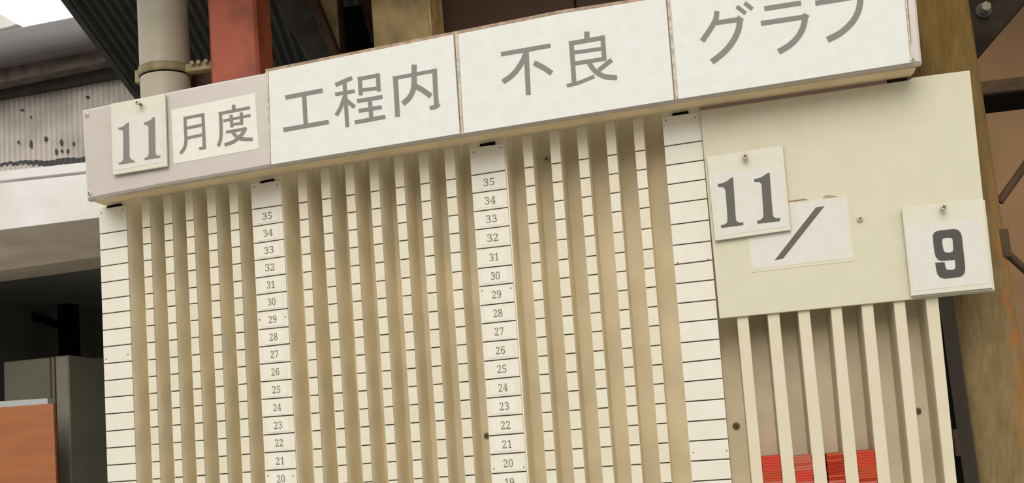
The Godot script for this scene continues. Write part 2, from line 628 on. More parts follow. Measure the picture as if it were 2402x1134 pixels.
	prism(st, [Vector2(-4.8133, 2.2271), Vector2(-4.0904, 2.2043), Vector2(-4.0858, 2.1614), Vector2(-4.8138, 2.1788)], -5.68, -5.605, 0.002)
	obj("top_edging", st, M.wood_top, ob)

# ---------------------------------------------------------------- posts, pipe, braces and canopy behind the board
func post(called: String, label: String, cat: String, px0: Vector3, px1: Vector3, depth: float, m: Material, side: Material, bev := 0.006) -> Node3D:
	var t := thing(called, label, cat, Vector3((px0.x + px1.x) / 2, 0, px0.z - depth / 2))
	var st := start()
	# plan outline, extruded upwards
	var pl := []
	for k in [[px0.x, px0.z, 1, -1], [px1.x, px0.z, -1, -1], [px1.x, px0.z - depth, -1, 1], [px0.x, px0.z - depth, 1, 1]]:
		pl.append(Vector3(k[0] + k[2] * bev, 0, k[1]))
		pl.append(Vector3(k[0], 0, k[1] + k[3] * bev))
	var ring := [pl[1], pl[0], pl[2], pl[3], pl[5], pl[4], pl[6], pl[7]]
	var h := Vector3(0, 3.06, 0)
	for i in 8:
		if side != m and i == 3:
			continue
		quad(st, ring[i], ring[(i + 1) % 8], ring[(i + 1) % 8] + h, ring[i] + h)
	for i in range(1, 7):
		tri(st, ring[0] + h, ring[i] + h, ring[i + 1] + h)
		tri(st, ring[0], ring[i + 1], ring[i])
	obj("shaft", st, m, t)
	if side != m:
		st = start()
		var e := Vector3(0.004, 0, 0)
		quad(st, ring[3] + e, ring[4] + e, ring[4] + h + e, ring[3] + h + e)
		quad(st, ring[4], ring[3], ring[3] + h, ring[4] + h)
		quad(st, ring[3], ring[3] + e, ring[3] + h + e, ring[3] + h)
		quad(st, ring[4] + e, ring[4], ring[4] + h, ring[4] + h + e)
		obj("side_plate", st, side, t)
	return t

func steelwork() -> void:
	# canopy: dark corrugated sheet, sloping down and away
	var d := Vector3(-0.19934, -0.05557, -0.97835)
	var low := Vector3(-2.0249, 3.0902, -2.6)
	var reach := 2.2
	var xr := low.x + 4.6
	var nrib := 144
	var w := xr - low.x
	var st := start()
	st.set_smooth_group(1)
	var nrm := d.cross(Vector3.RIGHT).normalized()
	if nrm.y > 0:
		nrm = -nrm
	for i in nrib * 6:
		var ua := i / (nrib * 6.0)
		var ub := (i + 1) / (nrib * 6.0)
		var a := low + Vector3(w * ua, 0, 0) + nrm * 0.012 * cos(TAU * ua * nrib)
		var b := low + Vector3(w * ub, 0, 0) + nrm * 0.012 * cos(TAU * ub * nrib)
		quad(st, a, b, b - d * reach, a - d * reach)
	var cn := thing("canopy_roof", "dark corrugated canopy roof seen from below beside the grey downpipe", "roof", low, "", "structure")
	obj("corrugated_sheet", st, M.roof, cn)
	st = start()
	bar(st, low + Vector3(-0.012, 0, 0) + nrm * 0.01, low + Vector3(-0.012, 0, 0) + nrm * 0.01 - d * reach, 0.02, 0.05, nrm)
	obj("edge_trim", st, M.roof, cn)
	# downpipe with its clamp
	var c0 := Vector3(-1.3624, 2.7763, -1.27)
	var pr := Vector3(-1.2956, 2.7672, -1.27)
	var r := pr.x - c0.x
	var pp := thing("downpipe", "grey plastic downpipe with a rusty clamp left of the red post", "pipe", Vector3(c0.x, 0, -1.27))
	st = start()
	st.set_smooth_group(1)
	lathe(st, [Vector2(r, 0), Vector2(r, 3.06)], 48, Transform3D(Basis.IDENTITY, Vector3(c0.x, 0, -1.27)))
	obj("pipe", st, M.pipe, pp)
	var cy := Vector3(-1.3343, 2.7033, -1.2)
	st = start()
	st.set_smooth_group(1)
	lathe(st, [Vector2(r, -0.0125), Vector2(r + 0.004, -0.0115), Vector2(r + 0.005, 0), Vector2(r + 0.004, 0.0115), Vector2(r, 0.0125)], 48, Transform3D(Basis.IDENTITY, Vector3(c0.x, cy.y, -1.27)))
	obj("clamp_band", st, M.clamp, pp)
	st = start()
	lathe(st, [Vector2(r + 0.0006, -0.004), Vector2(r + 0.0012, -0.001), Vector2(r + 0.0006, 0.0)], 48, Transform3D(Basis.IDENTITY, Vector3(c0.x, cy.y - 0.0125, -1.27)))
	obj("rubber_liner", st, M.black, pp)
	st = start()
	prism(st, rect(c0.x - r - 0.012, cy.y - 0.024, c0.x - r + 0.004, cy.y + 0.012), -1.29, -1.25, 0.002)
	obj("clamp_ear", st, M.clamp, pp)
	var lug0 := Vector3(-1.2882, 2.7019, -1.24)
	var lug1 := Vector3(-1.2184, 2.7045, -1.24)
	st = start()
	prism(st, rect(lug0.x - 0.006, cy.y - 0.016, lug1.x, cy.y + 0.006), -1.27, -1.24, 0.002)
	obj("clamp_strap", st, M.clamp, pp)
	for x in [0.25, 0.5, 0.8]:
		st = start()
		var b := Vector3(lerpf(lug0.x, lug1.x, x), cy.y + 0.001, -1.24)
		rod(st, b + Vector3(0, 0.004, -0.002), b + Vector3(0.002, 0.002, 0.012), 0.0065, 6)
		obj("bolt", st, M.clamp, pp)
	# rail behind the clamp
	st = start()
	prism(st, [Vector2(-1.348, 2.7306), Vector2(-1.0877, 2.7352), Vector2(-1.0921, 2.6577), Vector2(-1.3506, 2.6731)], -1.39, -1.343, 0.003)
	tag(obj("brown_rail", st, M.brown_steel, self), "brown steel rail between the downpipe and the red post", "rail")
	# red oxide post
	post("red_post", "red oxide painted steel post behind the header sign", "post", Vector3(-1.2074, 2.7688, -1.2), Vector3(-1.0737, 2.7504, -1.2), 0.125, M.red_post, M.red_post, 0.008)
	# wide concrete-coloured post with its browner flank
	post("tan_post", "wide tan concrete post with a browner flank behind the sign", "post", Vector3(-0.8348, 2.8399, -1.5), Vector3(-0.6697, 2.817, -1.5), 0.20, M.tan_post, M.tan_side, 0.004)
	# slimmer post behind the brace
	post("slim_post", "tan post half hidden by the slanting dark steel brace", "post", Vector3(-1.086, 2.964, -1.77), Vector3(-1.01, 2.9535, -1.77), 0.07, M.tan_post, M.brown_steel, 0.004)
	# slanting brace: an angle section
	var br := thing("slanting_brace", "dark steel angle brace slanting between the red post and the tan posts", "brace", Vector3(-1.091, 2.9449, -1.71))
	st = start()
	prism(st, [Vector2(-1.2276, 3.1293), Vector2(-1.1081, 3.1119), Vector2(-1.0093, 2.8322), Vector2(-0.9938, 2.7832), Vector2(-1.0733, 2.7937), Vector2(-1.0948, 2.837)], -1.722, -1.71, 0.002)
	obj("web", st, M.steel, br)
	st = start()
	prism(st, [Vector2(-1.098, 3.0917), Vector2(-1.0674, 3.0873), Vector2(-0.981, 2.8119), Vector2(-0.9644, 2.7647), Vector2(-0.9839, 2.7673), Vector2(-1.0055, 2.8205)], -1.722, -1.66, 0.002)
	obj("flange", st, M.brown_steel, br)
	# dark gap with a second thin brace
	st = start()
	prism(st, [Vector2(-0.958, 3.0889), Vector2(-0.8938, 3.0797), Vector2(-0.9072, 2.8864), Vector2(-0.9224, 2.9051)], -1.86, -1.82, 0.003)
	tag(obj("thin_brace", st, M.dark_steel, self), "thin grey brace crossing the black gap beside the wide tan post", "brace")
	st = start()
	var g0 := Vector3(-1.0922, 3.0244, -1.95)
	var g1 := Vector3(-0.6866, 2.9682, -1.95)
	prism(st, rect(g0.x, 0, g1.x, 3.08), -2.0, -1.95)  # black sheet added to stand in for the darkness of the gap
	tag(obj("dark_gap_sheet", st, M.black, self), "black sheet painted as the darkness deep in the gap between the tan posts", "wall", "", "structure")
	right_side()

func right_side() -> void:
	# rusty box column right behind the board
	var zf := -0.0925
	var col := thing("box_column", "rust stained box column the board is fixed to", "column", Vector3(0.4068, 1.5202, -0.15))
	var noise := FastNoiseLite.new()
	noise.seed = 4
	noise.frequency = 9.0
	var a := Vector3(0.376, 1.7772, -0.0925)
	var b := Vector3(0.4628, 1.7682, -0.0925)
	var wdt := b.x - a.x
	var depth := 0.135
	var rad := 0.016
	var plan := []   # (x, z, share across the front)
	var nseg := 26
	plan.append([a.x, zf - depth])
	for k in 7:
		plan.append([a.x, lerpf(zf - depth, zf - rad, (k + 1) / 7.0)])
	for k in 6:
		var an := PI - (PI / 2) * (k + 1) / 6.0
		plan.append([a.x + rad + rad * cos(an), zf - rad + rad * sin(an)])
	for k in nseg:
		plan.append([lerpf(a.x + rad, b.x - rad, (k + 1.0) / nseg), zf])
	for k in 6:
		var an := PI / 2 - (PI / 2) * (k + 1) / 6.0
		plan.append([b.x - rad + rad * cos(an), zf - rad + rad * sin(an)])
	plan.append([b.x, zf - depth])
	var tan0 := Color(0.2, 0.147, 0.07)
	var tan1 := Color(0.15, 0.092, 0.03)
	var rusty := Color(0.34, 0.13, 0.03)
	var flank := Color(0.11, 0.095, 0.075)  # side face: shade behind the board painted in as a darker tone
	var st := start()
	st.set_smooth_group(1)
	var ny := 220
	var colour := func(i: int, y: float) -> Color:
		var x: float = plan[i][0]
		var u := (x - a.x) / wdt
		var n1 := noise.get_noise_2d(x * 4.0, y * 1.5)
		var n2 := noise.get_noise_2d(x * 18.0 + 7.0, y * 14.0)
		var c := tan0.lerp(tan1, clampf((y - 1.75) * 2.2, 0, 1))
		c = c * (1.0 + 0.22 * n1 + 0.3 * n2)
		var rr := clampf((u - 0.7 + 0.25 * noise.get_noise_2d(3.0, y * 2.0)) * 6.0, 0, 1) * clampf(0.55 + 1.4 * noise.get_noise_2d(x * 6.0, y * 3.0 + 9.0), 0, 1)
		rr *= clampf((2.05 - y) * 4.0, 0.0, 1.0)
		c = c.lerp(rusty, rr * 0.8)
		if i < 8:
			c = flank.lerp(tan1, clampf((y - 1.85) * 5.0, 0, 1))  # painted shade fades to the tan colour above the board
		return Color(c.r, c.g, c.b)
	for j in ny:
		var y0 := 3.06 * j / ny
		var y1 := 3.06 * (j + 1) / ny
		for i in plan.size() - 1:
			var p = plan[i]
			var q = plan[i + 1]
			var vs := [[p, y0, i], [q, y0, i + 1], [q, y1, i + 1], [p, y1, i]]
			for k in [0, 2, 1, 0, 3, 2]:
				var v = vs[k]
				st.set_color(colour.call(v[2], v[1]))
				st.add_vertex(Vector3(v[0][0], v[1], v[0][1]))
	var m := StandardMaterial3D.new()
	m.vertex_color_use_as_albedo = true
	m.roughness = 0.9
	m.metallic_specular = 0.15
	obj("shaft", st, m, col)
	st = start()
	var j0 := Vector3(0.4595, 1.8521, -0.11)
	prism(st, rect(j0.x - 0.008, j0.y - 0.022, j0.x + 0.008, j0.y + 0.022), -0.16, -0.094, 0.002)
	obj("lug", st, M.dark_steel, col)
	# cross braces of round bar running off to the right
	st = start()
	rod(st, Vector3(0.4755, 1.9263, -0.16), Vector3(0.8278, 2.3274, -0.16), 0.0062)
	tag(obj("brace_rod", st, M.dark_steel, self), "dark round brace bar rising to the right from the rusty column", "brace")
	st = start()
	rod(st, Vector3(0.47, 1.8517, -0.16), Vector3(0.7024, 1.5595, -0.16), 0.0062)
	tag(obj("brace_rod", st, M.dark_steel, self), "dark round brace bar falling to the right from the rusty column", "brace")
	# horizontal beam
	var bt := Vector3(0.6467, 2.3204, -0.9)
	var bb := Vector3(0.6491, 2.2742, -0.9)
	st = start()
	prism(st, rect(bt.x - 0.15, bb.y + 0.004, bt.x + 1.6, bt.y - 0.01), -1.05, -0.9, 0.004)
	var cbm := thing("cross_beam", "dark horizontal steel beam right of the rusty column", "beam", Vector3(0.7087, 2.3072, -0.95))
	obj("web", st, M.dark_steel, cbm)
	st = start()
	prism(st, rect(bt.x - 0.15, bb.y, bt.x + 1.6, bb.y + 0.004), -1.06, -0.9)  # thin black strip imitates the shaded underside of the beam
	obj("underside_shade", st, M.black, cbm)
	# big dark diagonal brace at the top right, with its bolt
	var gp := thing("diagonal_plate", "dark slanting steel plate at the top right behind the rusty column", "brace", Vector3(0.6176, 2.3411, -0.5))
	st = start()
	prism(st, [Vector2(0.5626, 2.4413), Vector2(0.5335, 2.2325), Vector2(0.5617, 2.2593), Vector2(0.65, 2.3432), Vector2(0.7277, 2.417)], -0.515, -0.5, 0.002)
	obj("plate", st, M.gusset, gp)
	st = start()
	var bo := Vector3(0.5764, 2.3419, -0.5)
	rod(st, bo, bo + Vector3(0, 0, 0.03), 0.009, 6)
	obj("bolt", st, M.screw_dull, gp)
	st = start()
	rod(st, bo + Vector3(0, 0, 0.001), bo + Vector3(0, 0, 0.006), 0.014, 20)
	obj("washer", st, M.steel, gp)
	# dark upright with a clip seen in the slit between board and column
	var up := thing("dark_upright", "dark steel upright in the slit between the tally rack and the column", "upright", Vector3(0.4225, 1.5088, -0.6))
	st = start()
	var u0 := Vector3(0.4156, 1.667, -0.6)
	var u1 := Vector3(0.4765, 1.6613, -0.6)
	prism(st, rect(u0.x, 0, u1.x, 2.4), -0.68, -0.6, 0.004)
	obj("shaft", st, M.black, up)
	for k in [[Vector3(0.4419, 1.7759, -0.59), Vector3(0.452, 1.7588, -0.59)], [Vector3(0.432, 1.5799, -0.59), Vector3(0.442, 1.5307, -0.59)]]:
		st = start()
		prism(st, rect(k[0].x, k[1].y, k[1].x, k[0].y), -0.6, -0.57, 0.003)
		obj("clip", st, M.brown_steel, up)

# ---------------------------------------------------------------- the graph board
func at_edge(e: Vector2, y: float) -> Vector2:
	return Vector2(e.x + e.y * (y - CAM_H), y)

func column_quad(l: Vector2, r: Vector2, y0l: float, y0r: float, y1l: float, y1r: float, grow_l := 0.0, grow_r := 0.0) -> Array:
	var o := [at_edge(l, y0l), at_edge(r, y0r), at_edge(r, y1r), at_edge(l, y1l)]
	o[0].x -= grow_l
	o[3].x -= grow_l
	o[1].x += grow_r
	o[2].x += grow_r
	return o

const Y_LOW := 1.33
const RACK_LOW := 1.497
const BACK := -0.078
var strips := [
		[Vector2(-0.9388, 0.0005), Vector2(-0.8915, -0.0016), [Vector2(2.0072, 2.0088), Vector2(1.9807, 1.9824), Vector2(1.9541, 1.9559), Vector2(1.928, 1.9293), Vector2(1.9012, 1.9022), Vector2(1.8779, 1.8785), Vector2(1.8516, 1.8519), Vector2(1.8249, 1.8254), Vector2(1.7985, 1.7983), Vector2(1.7715, 1.7716), Vector2(1.745, 1.7448), Vector2(1.7192, 1.7188), Vector2(1.6923, 1.6922), Vector2(1.6663, 1.6657), Vector2(1.6397, 1.6389), Vector2(1.6137, 1.6127), Vector2(1.5878, 1.5865), Vector2(1.5619, 1.5603), Vector2(1.536, 1.5341), Vector2(1.51, 1.5079), Vector2(1.4841, 1.4817)]],
		[Vector2(-0.6833, 0.0023), Vector2(-0.6336, 0.0022), [Vector2(2.0183, 2.0198), Vector2(1.9906, 1.9925), Vector2(1.9634, 1.965), Vector2(1.9362, 1.9376), Vector2(1.9083, 1.9098), Vector2(1.8816, 1.8823), Vector2(1.8548, 1.8555), Vector2(1.827, 1.8269), Vector2(1.7999, 1.8004), Vector2(1.7732, 1.7728), Vector2(1.746, 1.7454), Vector2(1.7189, 1.7181), Vector2(1.6915, 1.6907), Vector2(1.6642, 1.664), Vector2(1.6374, 1.6365), Vector2(1.6104, 1.6095), Vector2(1.5833, 1.5825), Vector2(1.5563, 1.5555), Vector2(1.5292, 1.5285), Vector2(1.5021, 1.5014), Vector2(1.4751, 1.4744)]],
		[Vector2(-0.3337, 0.0142), Vector2(-0.2808, 0.0161), [Vector2(2.0311, 2.0332), Vector2(2.003, 2.0041), Vector2(1.9741, 1.975), Vector2(1.9457, 1.9463), Vector2(1.9158, 1.9159), Vector2(1.8857, 1.8857), Vector2(1.8577, 1.858), Vector2(1.8286, 1.8291), Vector2(1.8009, 1.801), Vector2(1.7732, 1.7727), Vector2(1.7442, 1.7443), Vector2(1.7165, 1.7167), Vector2(1.6887, 1.6885), Vector2(1.6611, 1.6604), Vector2(1.6327, 1.6325), Vector2(1.605, 1.6043), Vector2(1.5771, 1.5763), Vector2(1.5492, 1.5483), Vector2(1.5213, 1.5202), Vector2(1.4934, 1.4922), Vector2(1.4655, 1.4642)]],
		[Vector2(-0.0396, 0.0242), Vector2(0.0168, 0.0252), [Vector2(2.0408, 2.0426), Vector2(2.0112, 2.0129), Vector2(1.9818, 1.9835), Vector2(1.9524, 1.9538), Vector2(1.9202, 1.9213), Vector2(1.8889, 1.8895), Vector2(1.8598, 1.8608), Vector2(1.8312, 1.8314), Vector2(1.8017, 1.8017), Vector2(1.7731, 1.7731), Vector2(1.7433, 1.7433), Vector2(1.7142, 1.7147), Vector2(1.6859, 1.6858), Vector2(1.6569, 1.6561), Vector2(1.6279, 1.6271), Vector2(1.5995, 1.5984), Vector2(1.5709, 1.5697), Vector2(1.542, 1.5409), Vector2(1.513, 1.5121), Vector2(1.484, 1.4834), Vector2(1.4551, 1.4546)]]]

func graph_board() -> void:
	var t := thing("graph_board", "large cream slotted graph board with numbered scale strips and upright bars", "board", Vector3(-0.4, Y_LOW, -0.05))
	var bars := [
		[Vector2(-0.8653, -0.0015), Vector2(-0.8523, -0.0006), [Vector2(2.0089, 2.0095), Vector2(1.9824, 1.9829), Vector2(1.9557, 1.9562), Vector2(1.929, 1.9295), Vector2(1.9019, 1.9023), Vector2(1.8778, 1.878), Vector2(1.8511, 1.8513), Vector2(1.8245, 1.8246), Vector2(1.7974, 1.7975), Vector2(1.771, 1.7711), Vector2(1.7444, 1.7445), Vector2(1.7185, 1.7185), Vector2(1.6921, 1.6921), Vector2(1.6655, 1.6654), Vector2(1.6387, 1.6386), Vector2(1.6124, 1.6123), Vector2(1.5861, 1.5859), Vector2(1.5598, 1.5596), Vector2(1.5335, 1.5332), Vector2(1.5072, 1.5068), Vector2(1.4809, 1.4805)]],
		[Vector2(-0.829, -0.0005), Vector2(-0.8158, 0.0013), [Vector2(2.0106, 2.0112), Vector2(1.9838, 1.9843), Vector2(1.9571, 1.9576), Vector2(1.9302, 1.9307), Vector2(1.903, 1.9033), Vector2(1.8783, 1.8785), Vector2(1.8516, 1.8518), Vector2(1.8248, 1.8249), Vector2(1.7977, 1.7978), Vector2(1.7712, 1.7713), Vector2(1.7446, 1.7447), Vector2(1.7186, 1.7186), Vector2(1.692, 1.6919), Vector2(1.6652, 1.6651), Vector2(1.6385, 1.6384), Vector2(1.612, 1.6119), Vector2(1.5856, 1.5854), Vector2(1.5591, 1.5589), Vector2(1.5327, 1.5323), Vector2(1.5062, 1.5058), Vector2(1.4797, 1.4793)]],
		[Vector2(-0.7931, 0.0018), Vector2(-0.7795, 0.0004), [Vector2(2.0122, 2.0128), Vector2(1.9852, 1.9857), Vector2(1.9584, 1.9588), Vector2(1.9314, 1.9319), Vector2(1.904, 1.9044), Vector2(1.8788, 1.879), Vector2(1.8521, 1.8523), Vector2(1.8251, 1.8252), Vector2(1.7979, 1.798), Vector2(1.7715, 1.7716), Vector2(1.7448, 1.7449), Vector2(1.7186, 1.7186), Vector2(1.6919, 1.6918), Vector2(1.665, 1.6649), Vector2(1.6382, 1.6381), Vector2(1.6116, 1.6115), Vector2(1.585, 1.5848), Vector2(1.5584, 1.5581), Vector2(1.5318, 1.5315), Vector2(1.5052, 1.5048), Vector2(1.4786, 1.4782)]],
		[Vector2(-0.7563, 0.0005), Vector2(-0.7431, 0.0035), [Vector2(2.0139, 2.0145), Vector2(1.9866, 1.9872), Vector2(1.9597, 1.9602), Vector2(1.9326, 1.9331), Vector2(1.9051, 1.9055), Vector2(1.8794, 1.8796), Vector2(1.8527, 1.8528), Vector2(1.8253, 1.8254), Vector2(1.7982, 1.7983), Vector2(1.7718, 1.7719), Vector2(1.745, 1.7451), Vector2(1.7186, 1.7186), Vector2(1.6917, 1.6917), Vector2(1.6647, 1.6646), Vector2(1.6379, 1.6379), Vector2(1.6112, 1.611), Vector2(1.5844, 1.5842), Vector2(1.5577, 1.5574), Vector2(1.5309, 1.5306), Vector2(1.5042, 1.5038), Vector2(1.4774, 1.477)]],
		[Vector2(-0.7198, 0.0027), Vector2(-0.7062, 0.004), [Vector2(2.0156, 2.0162), Vector2(1.988, 1.9886), Vector2(1.961, 1.9615), Vector2(1.9339, 1.9343), Vector2(1.9062, 1.9066), Vector2(1.8799, 1.8801), Vector2(1.8532, 1.8534), Vector2(1.8256, 1.8257), Vector2(1.7985, 1.7986), Vector2(1.7721, 1.7722), Vector2(1.7452, 1.7453), Vector2(1.7186, 1.7186), Vector2(1.6916, 1.6916), Vector2(1.6644, 1.6643), Vector2(1.6377, 1.6376), Vector2(1.6108, 1.6106), Vector2(1.5839, 1.5837), Vector2(1.557, 1.5567), Vector2(1.5301, 1.5297), Vector2(1.5032, 1.5028), Vector2(1.4763, 1.4758)]],
		[Vector2(-0.6061, 0.0022), Vector2(-0.5922, 0.0034), [Vector2(2.0197, 2.0202), Vector2(1.9923, 1.9928), Vector2(1.9647, 1.9652), Vector2(1.9372, 1.9376), Vector2(1.9092, 1.9095), Vector2(1.8815, 1.8817), Vector2(1.8546, 1.8547), Vector2(1.8259, 1.826), Vector2(1.7994, 1.7994), Vector2(1.772, 1.7721), Vector2(1.7448, 1.7447), Vector2(1.7177, 1.7176), Vector2(1.6905, 1.6904), Vector2(1.6638, 1.6636), Vector2(1.6362, 1.636), Vector2(1.6091, 1.6089), Vector2(1.582, 1.5818), Vector2(1.5549, 1.5546), Vector2(1.5278, 1.5275), Vector2(1.5007, 1.5003), Vector2(1.4736, 1.4732)]],
		[Vector2(-0.5686, 0.0029), Vector2(-0.5543, 0.0039), [Vector2(2.0211, 2.0217), Vector2(1.9936, 1.9941), Vector2(1.9659, 1.9663), Vector2(1.9382, 1.9386), Vector2(1.91, 1.9103), Vector2(1.882, 1.8821), Vector2(1.8549, 1.855), Vector2(1.8261, 1.8262), Vector2(1.7994, 1.7995), Vector2(1.7721, 1.7721), Vector2(1.7446, 1.7445), Vector2(1.7175, 1.7174), Vector2(1.6903, 1.6902), Vector2(1.6634, 1.6633), Vector2(1.6357, 1.6355), Vector2(1.6085, 1.6083), Vector2(1.5813, 1.5811), Vector2(1.5541, 1.5538), Vector2(1.5269, 1.5266), Vector2(1.4997, 1.4993), Vector2(1.4725, 1.472)]],
		[Vector2(-0.5302, 0.0062), Vector2(-0.5159, 0.0056), [Vector2(2.0226, 2.0231), Vector2(1.995, 1.9955), Vector2(1.967, 1.9675), Vector2(1.9393, 1.9396), Vector2(1.9108, 1.911), Vector2(1.8824, 1.8826), Vector2(1.8552, 1.8553), Vector2(1.8264, 1.8264), Vector2(1.7995, 1.7995), Vector2(1.7721, 1.7722), Vector2(1.7444, 1.7444), Vector2(1.7173, 1.7172), Vector2(1.69, 1.6899), Vector2(1.663, 1.6629), Vector2(1.6352, 1.635), Vector2(1.608, 1.6078), Vector2(1.5806, 1.5804), Vector2(1.5533, 1.553), Vector2(1.526, 1.5257), Vector2(1.4987, 1.4983), Vector2(1.4713, 1.4709)]],
		[Vector2(-0.4915, 0.0072), Vector2(-0.4771, 0.0076), [Vector2(2.024, 2.0246), Vector2(1.9963, 1.9968), Vector2(1.9682, 1.9686), Vector2(1.9403, 1.9407), Vector2(1.9115, 1.9118), Vector2(1.8828, 1.883), Vector2(1.8555, 1.8556), Vector2(1.8266, 1.8267), Vector2(1.7996, 1.7996), Vector2(1.7722, 1.7722), Vector2(1.7443, 1.7442), Vector2(1.7171, 1.717), Vector2(1.6898, 1.6897), Vector2(1.6626, 1.6625), Vector2(1.6347, 1.6345), Vector2(1.6074, 1.6072), Vector2(1.58, 1.5797), Vector2(1.5525, 1.5522), Vector2(1.5251, 1.5247), Vector2(1.4976, 1.4972), Vector2(1.4702, 1.4698)]],
		[Vector2(-0.4523, 0.0097), Vector2(-0.4384, 0.0109), [Vector2(2.0255, 2.0261), Vector2(1.9977, 1.9982), Vector2(1.9694, 1.9698), Vector2(1.9414, 1.9418), Vector2(1.9123, 1.9126), Vector2(1.8833, 1.8835), Vector2(1.8557, 1.8558), Vector2(1.8268, 1.8269), Vector2(1.7996, 1.7997), Vector2(1.7722, 1.7723), Vector2(1.7441, 1.7441), Vector2(1.7169, 1.7168), Vector2(1.6895, 1.6894), Vector2(1.6623, 1.6621), Vector2(1.6342, 1.634), Vector2(1.6068, 1.6066), Vector2(1.5792, 1.579), Vector2(1.5517, 1.5514), Vector2(1.5241, 1.5238), Vector2(1.4966, 1.4962), Vector2(1.469, 1.4686)]],
		[Vector2(-0.4136, 0.0116), Vector2(-0.3991, 0.0129), [Vector2(2.027, 2.0275), Vector2(1.9991, 1.9996), Vector2(1.9706, 1.971), Vector2(1.9424, 1.9428), Vector2(1.9131, 1.9134), Vector2(1.8837, 1.8839), Vector2(1.856, 1.8561), Vector2(1.827, 1.8271), Vector2(1.7997, 1.7997), Vector2(1.7723, 1.7723), Vector2(1.744, 1.7439), Vector2(1.7167, 1.7166), Vector2(1.6892, 1.6891), Vector2(1.6619, 1.6617), Vector2(1.6337, 1.6335), Vector2(1.6062, 1.606), Vector2(1.5786, 1.5783), Vector2(1.5509, 1.5506), Vector2(1.5232, 1.5229), Vector2(1.4956, 1.4952), Vector2(1.4679, 1.4675)]],
		[Vector2(-0.3738, 0.0137), Vector2(-0.3587, 0.0152), [Vector2(2.0285, 2.0291), Vector2(2.0005, 2.0011), Vector2(1.9718, 1.9723), Vector2(1.9435, 1.944), Vector2(1.9139, 1.9142), Vector2(1.8842, 1.8844), Vector2(1.8563, 1.8564), Vector2(1.8272, 1.8273), Vector2(1.7998, 1.7998), Vector2(1.7724, 1.7724), Vector2(1.7438, 1.7437), Vector2(1.7165, 1.7164), Vector2(1.689, 1.6889), Vector2(1.6615, 1.6613), Vector2(1.6332, 1.633), Vector2(1.6056, 1.6054), Vector2(1.5778, 1.5776), Vector2(1.5501, 1.5497), Vector2(1.5223, 1.5219), Vector2(1.4945, 1.4941), Vector2(1.4667, 1.4663)]],
		[Vector2(-0.2518, 0.0171), Vector2(-0.2367, 0.0155), [Vector2(2.033, 2.0335), Vector2(2.0039, 2.0043), Vector2(1.9748, 1.9752), Vector2(1.9459, 1.9463), Vector2(1.9153, 1.9156), Vector2(1.885, 1.8852), Vector2(1.8571, 1.8572), Vector2(1.8282, 1.8284), Vector2(1.8, 1.8), Vector2(1.772, 1.772), Vector2(1.7436, 1.7436), Vector2(1.7161, 1.716), Vector2(1.6882, 1.688), Vector2(1.6599, 1.6597), Vector2(1.632, 1.6317), Vector2(1.6038, 1.6035), Vector2(1.5757, 1.5753), Vector2(1.5475, 1.5471), Vector2(1.5194, 1.5189), Vector2(1.4912, 1.4907), Vector2(1.4631, 1.4625)]],
		[Vector2(-0.2108, 0.0193), Vector2(-0.1947, 0.0173), [Vector2(2.0343, 2.0348), Vector2(2.0051, 2.0055), Vector2(1.9759, 1.9763), Vector2(1.947, 1.9474), Vector2(1.9161, 1.9163), Vector2(1.8855, 1.8857), Vector2(1.8574, 1.8575), Vector2(1.8286, 1.8287), Vector2(1.8001, 1.8001), Vector2(1.772, 1.772), Vector2(1.7434, 1.7434), Vector2(1.7157, 1.7156), Vector2(1.6877, 1.6876), Vector2(1.6593, 1.6591), Vector2(1.6312, 1.6309), Vector2(1.6029, 1.6026), Vector2(1.5748, 1.5744), Vector2(1.5465, 1.546), Vector2(1.5181, 1.5177), Vector2(1.4898, 1.4893), Vector2(1.4615, 1.4609)]],
		[Vector2(-0.1689, 0.0205), Vector2(-0.1525, 0.0177), [Vector2(2.0356, 2.0361), Vector2(2.0063, 2.0068), Vector2(1.9771, 1.9775), Vector2(1.948, 1.9484), Vector2(1.9168, 1.9171), Vector2(1.8861, 1.8863), Vector2(1.8577, 1.8578), Vector2(1.829, 1.8291), Vector2(1.8002, 1.8003), Vector2(1.7721, 1.7721), Vector2(1.7433, 1.7432), Vector2(1.7153, 1.7151), Vector2(1.6873, 1.6871), Vector2(1.6587, 1.6585), Vector2(1.6304, 1.6301), Vector2(1.6021, 1.6018), Vector2(1.5738, 1.5735), Vector2(1.5454, 1.5449), Vector2(1.5169, 1.5164), Vector2(1.4884, 1.4878), Vector2(1.4599, 1.4593)]],
		[Vector2(-0.1264, 0.0237), Vector2(-0.1108, 0.0218), [Vector2(2.037, 2.0374), Vector2(2.0076, 2.008), Vector2(1.9783, 1.9787), Vector2(1.9491, 1.9495), Vector2(1.9176, 1.9178), Vector2(1.8866, 1.8868), Vector2(1.858, 1.8581), Vector2(1.8293, 1.8295), Vector2(1.8003, 1.8004), Vector2(1.7721, 1.7721), Vector2(1.7431, 1.7431), Vector2(1.7148, 1.7147), Vector2(1.6868, 1.6867), Vector2(1.6581, 1.6579), Vector2(1.6296, 1.6293), Vector2(1.6012, 1.6009), Vector2(1.5729, 1.5725), Vector2(1.5442, 1.5438), Vector2(1.5156, 1.5151), Vector2(1.487, 1.4864), Vector2(1.4583, 1.4577)]],
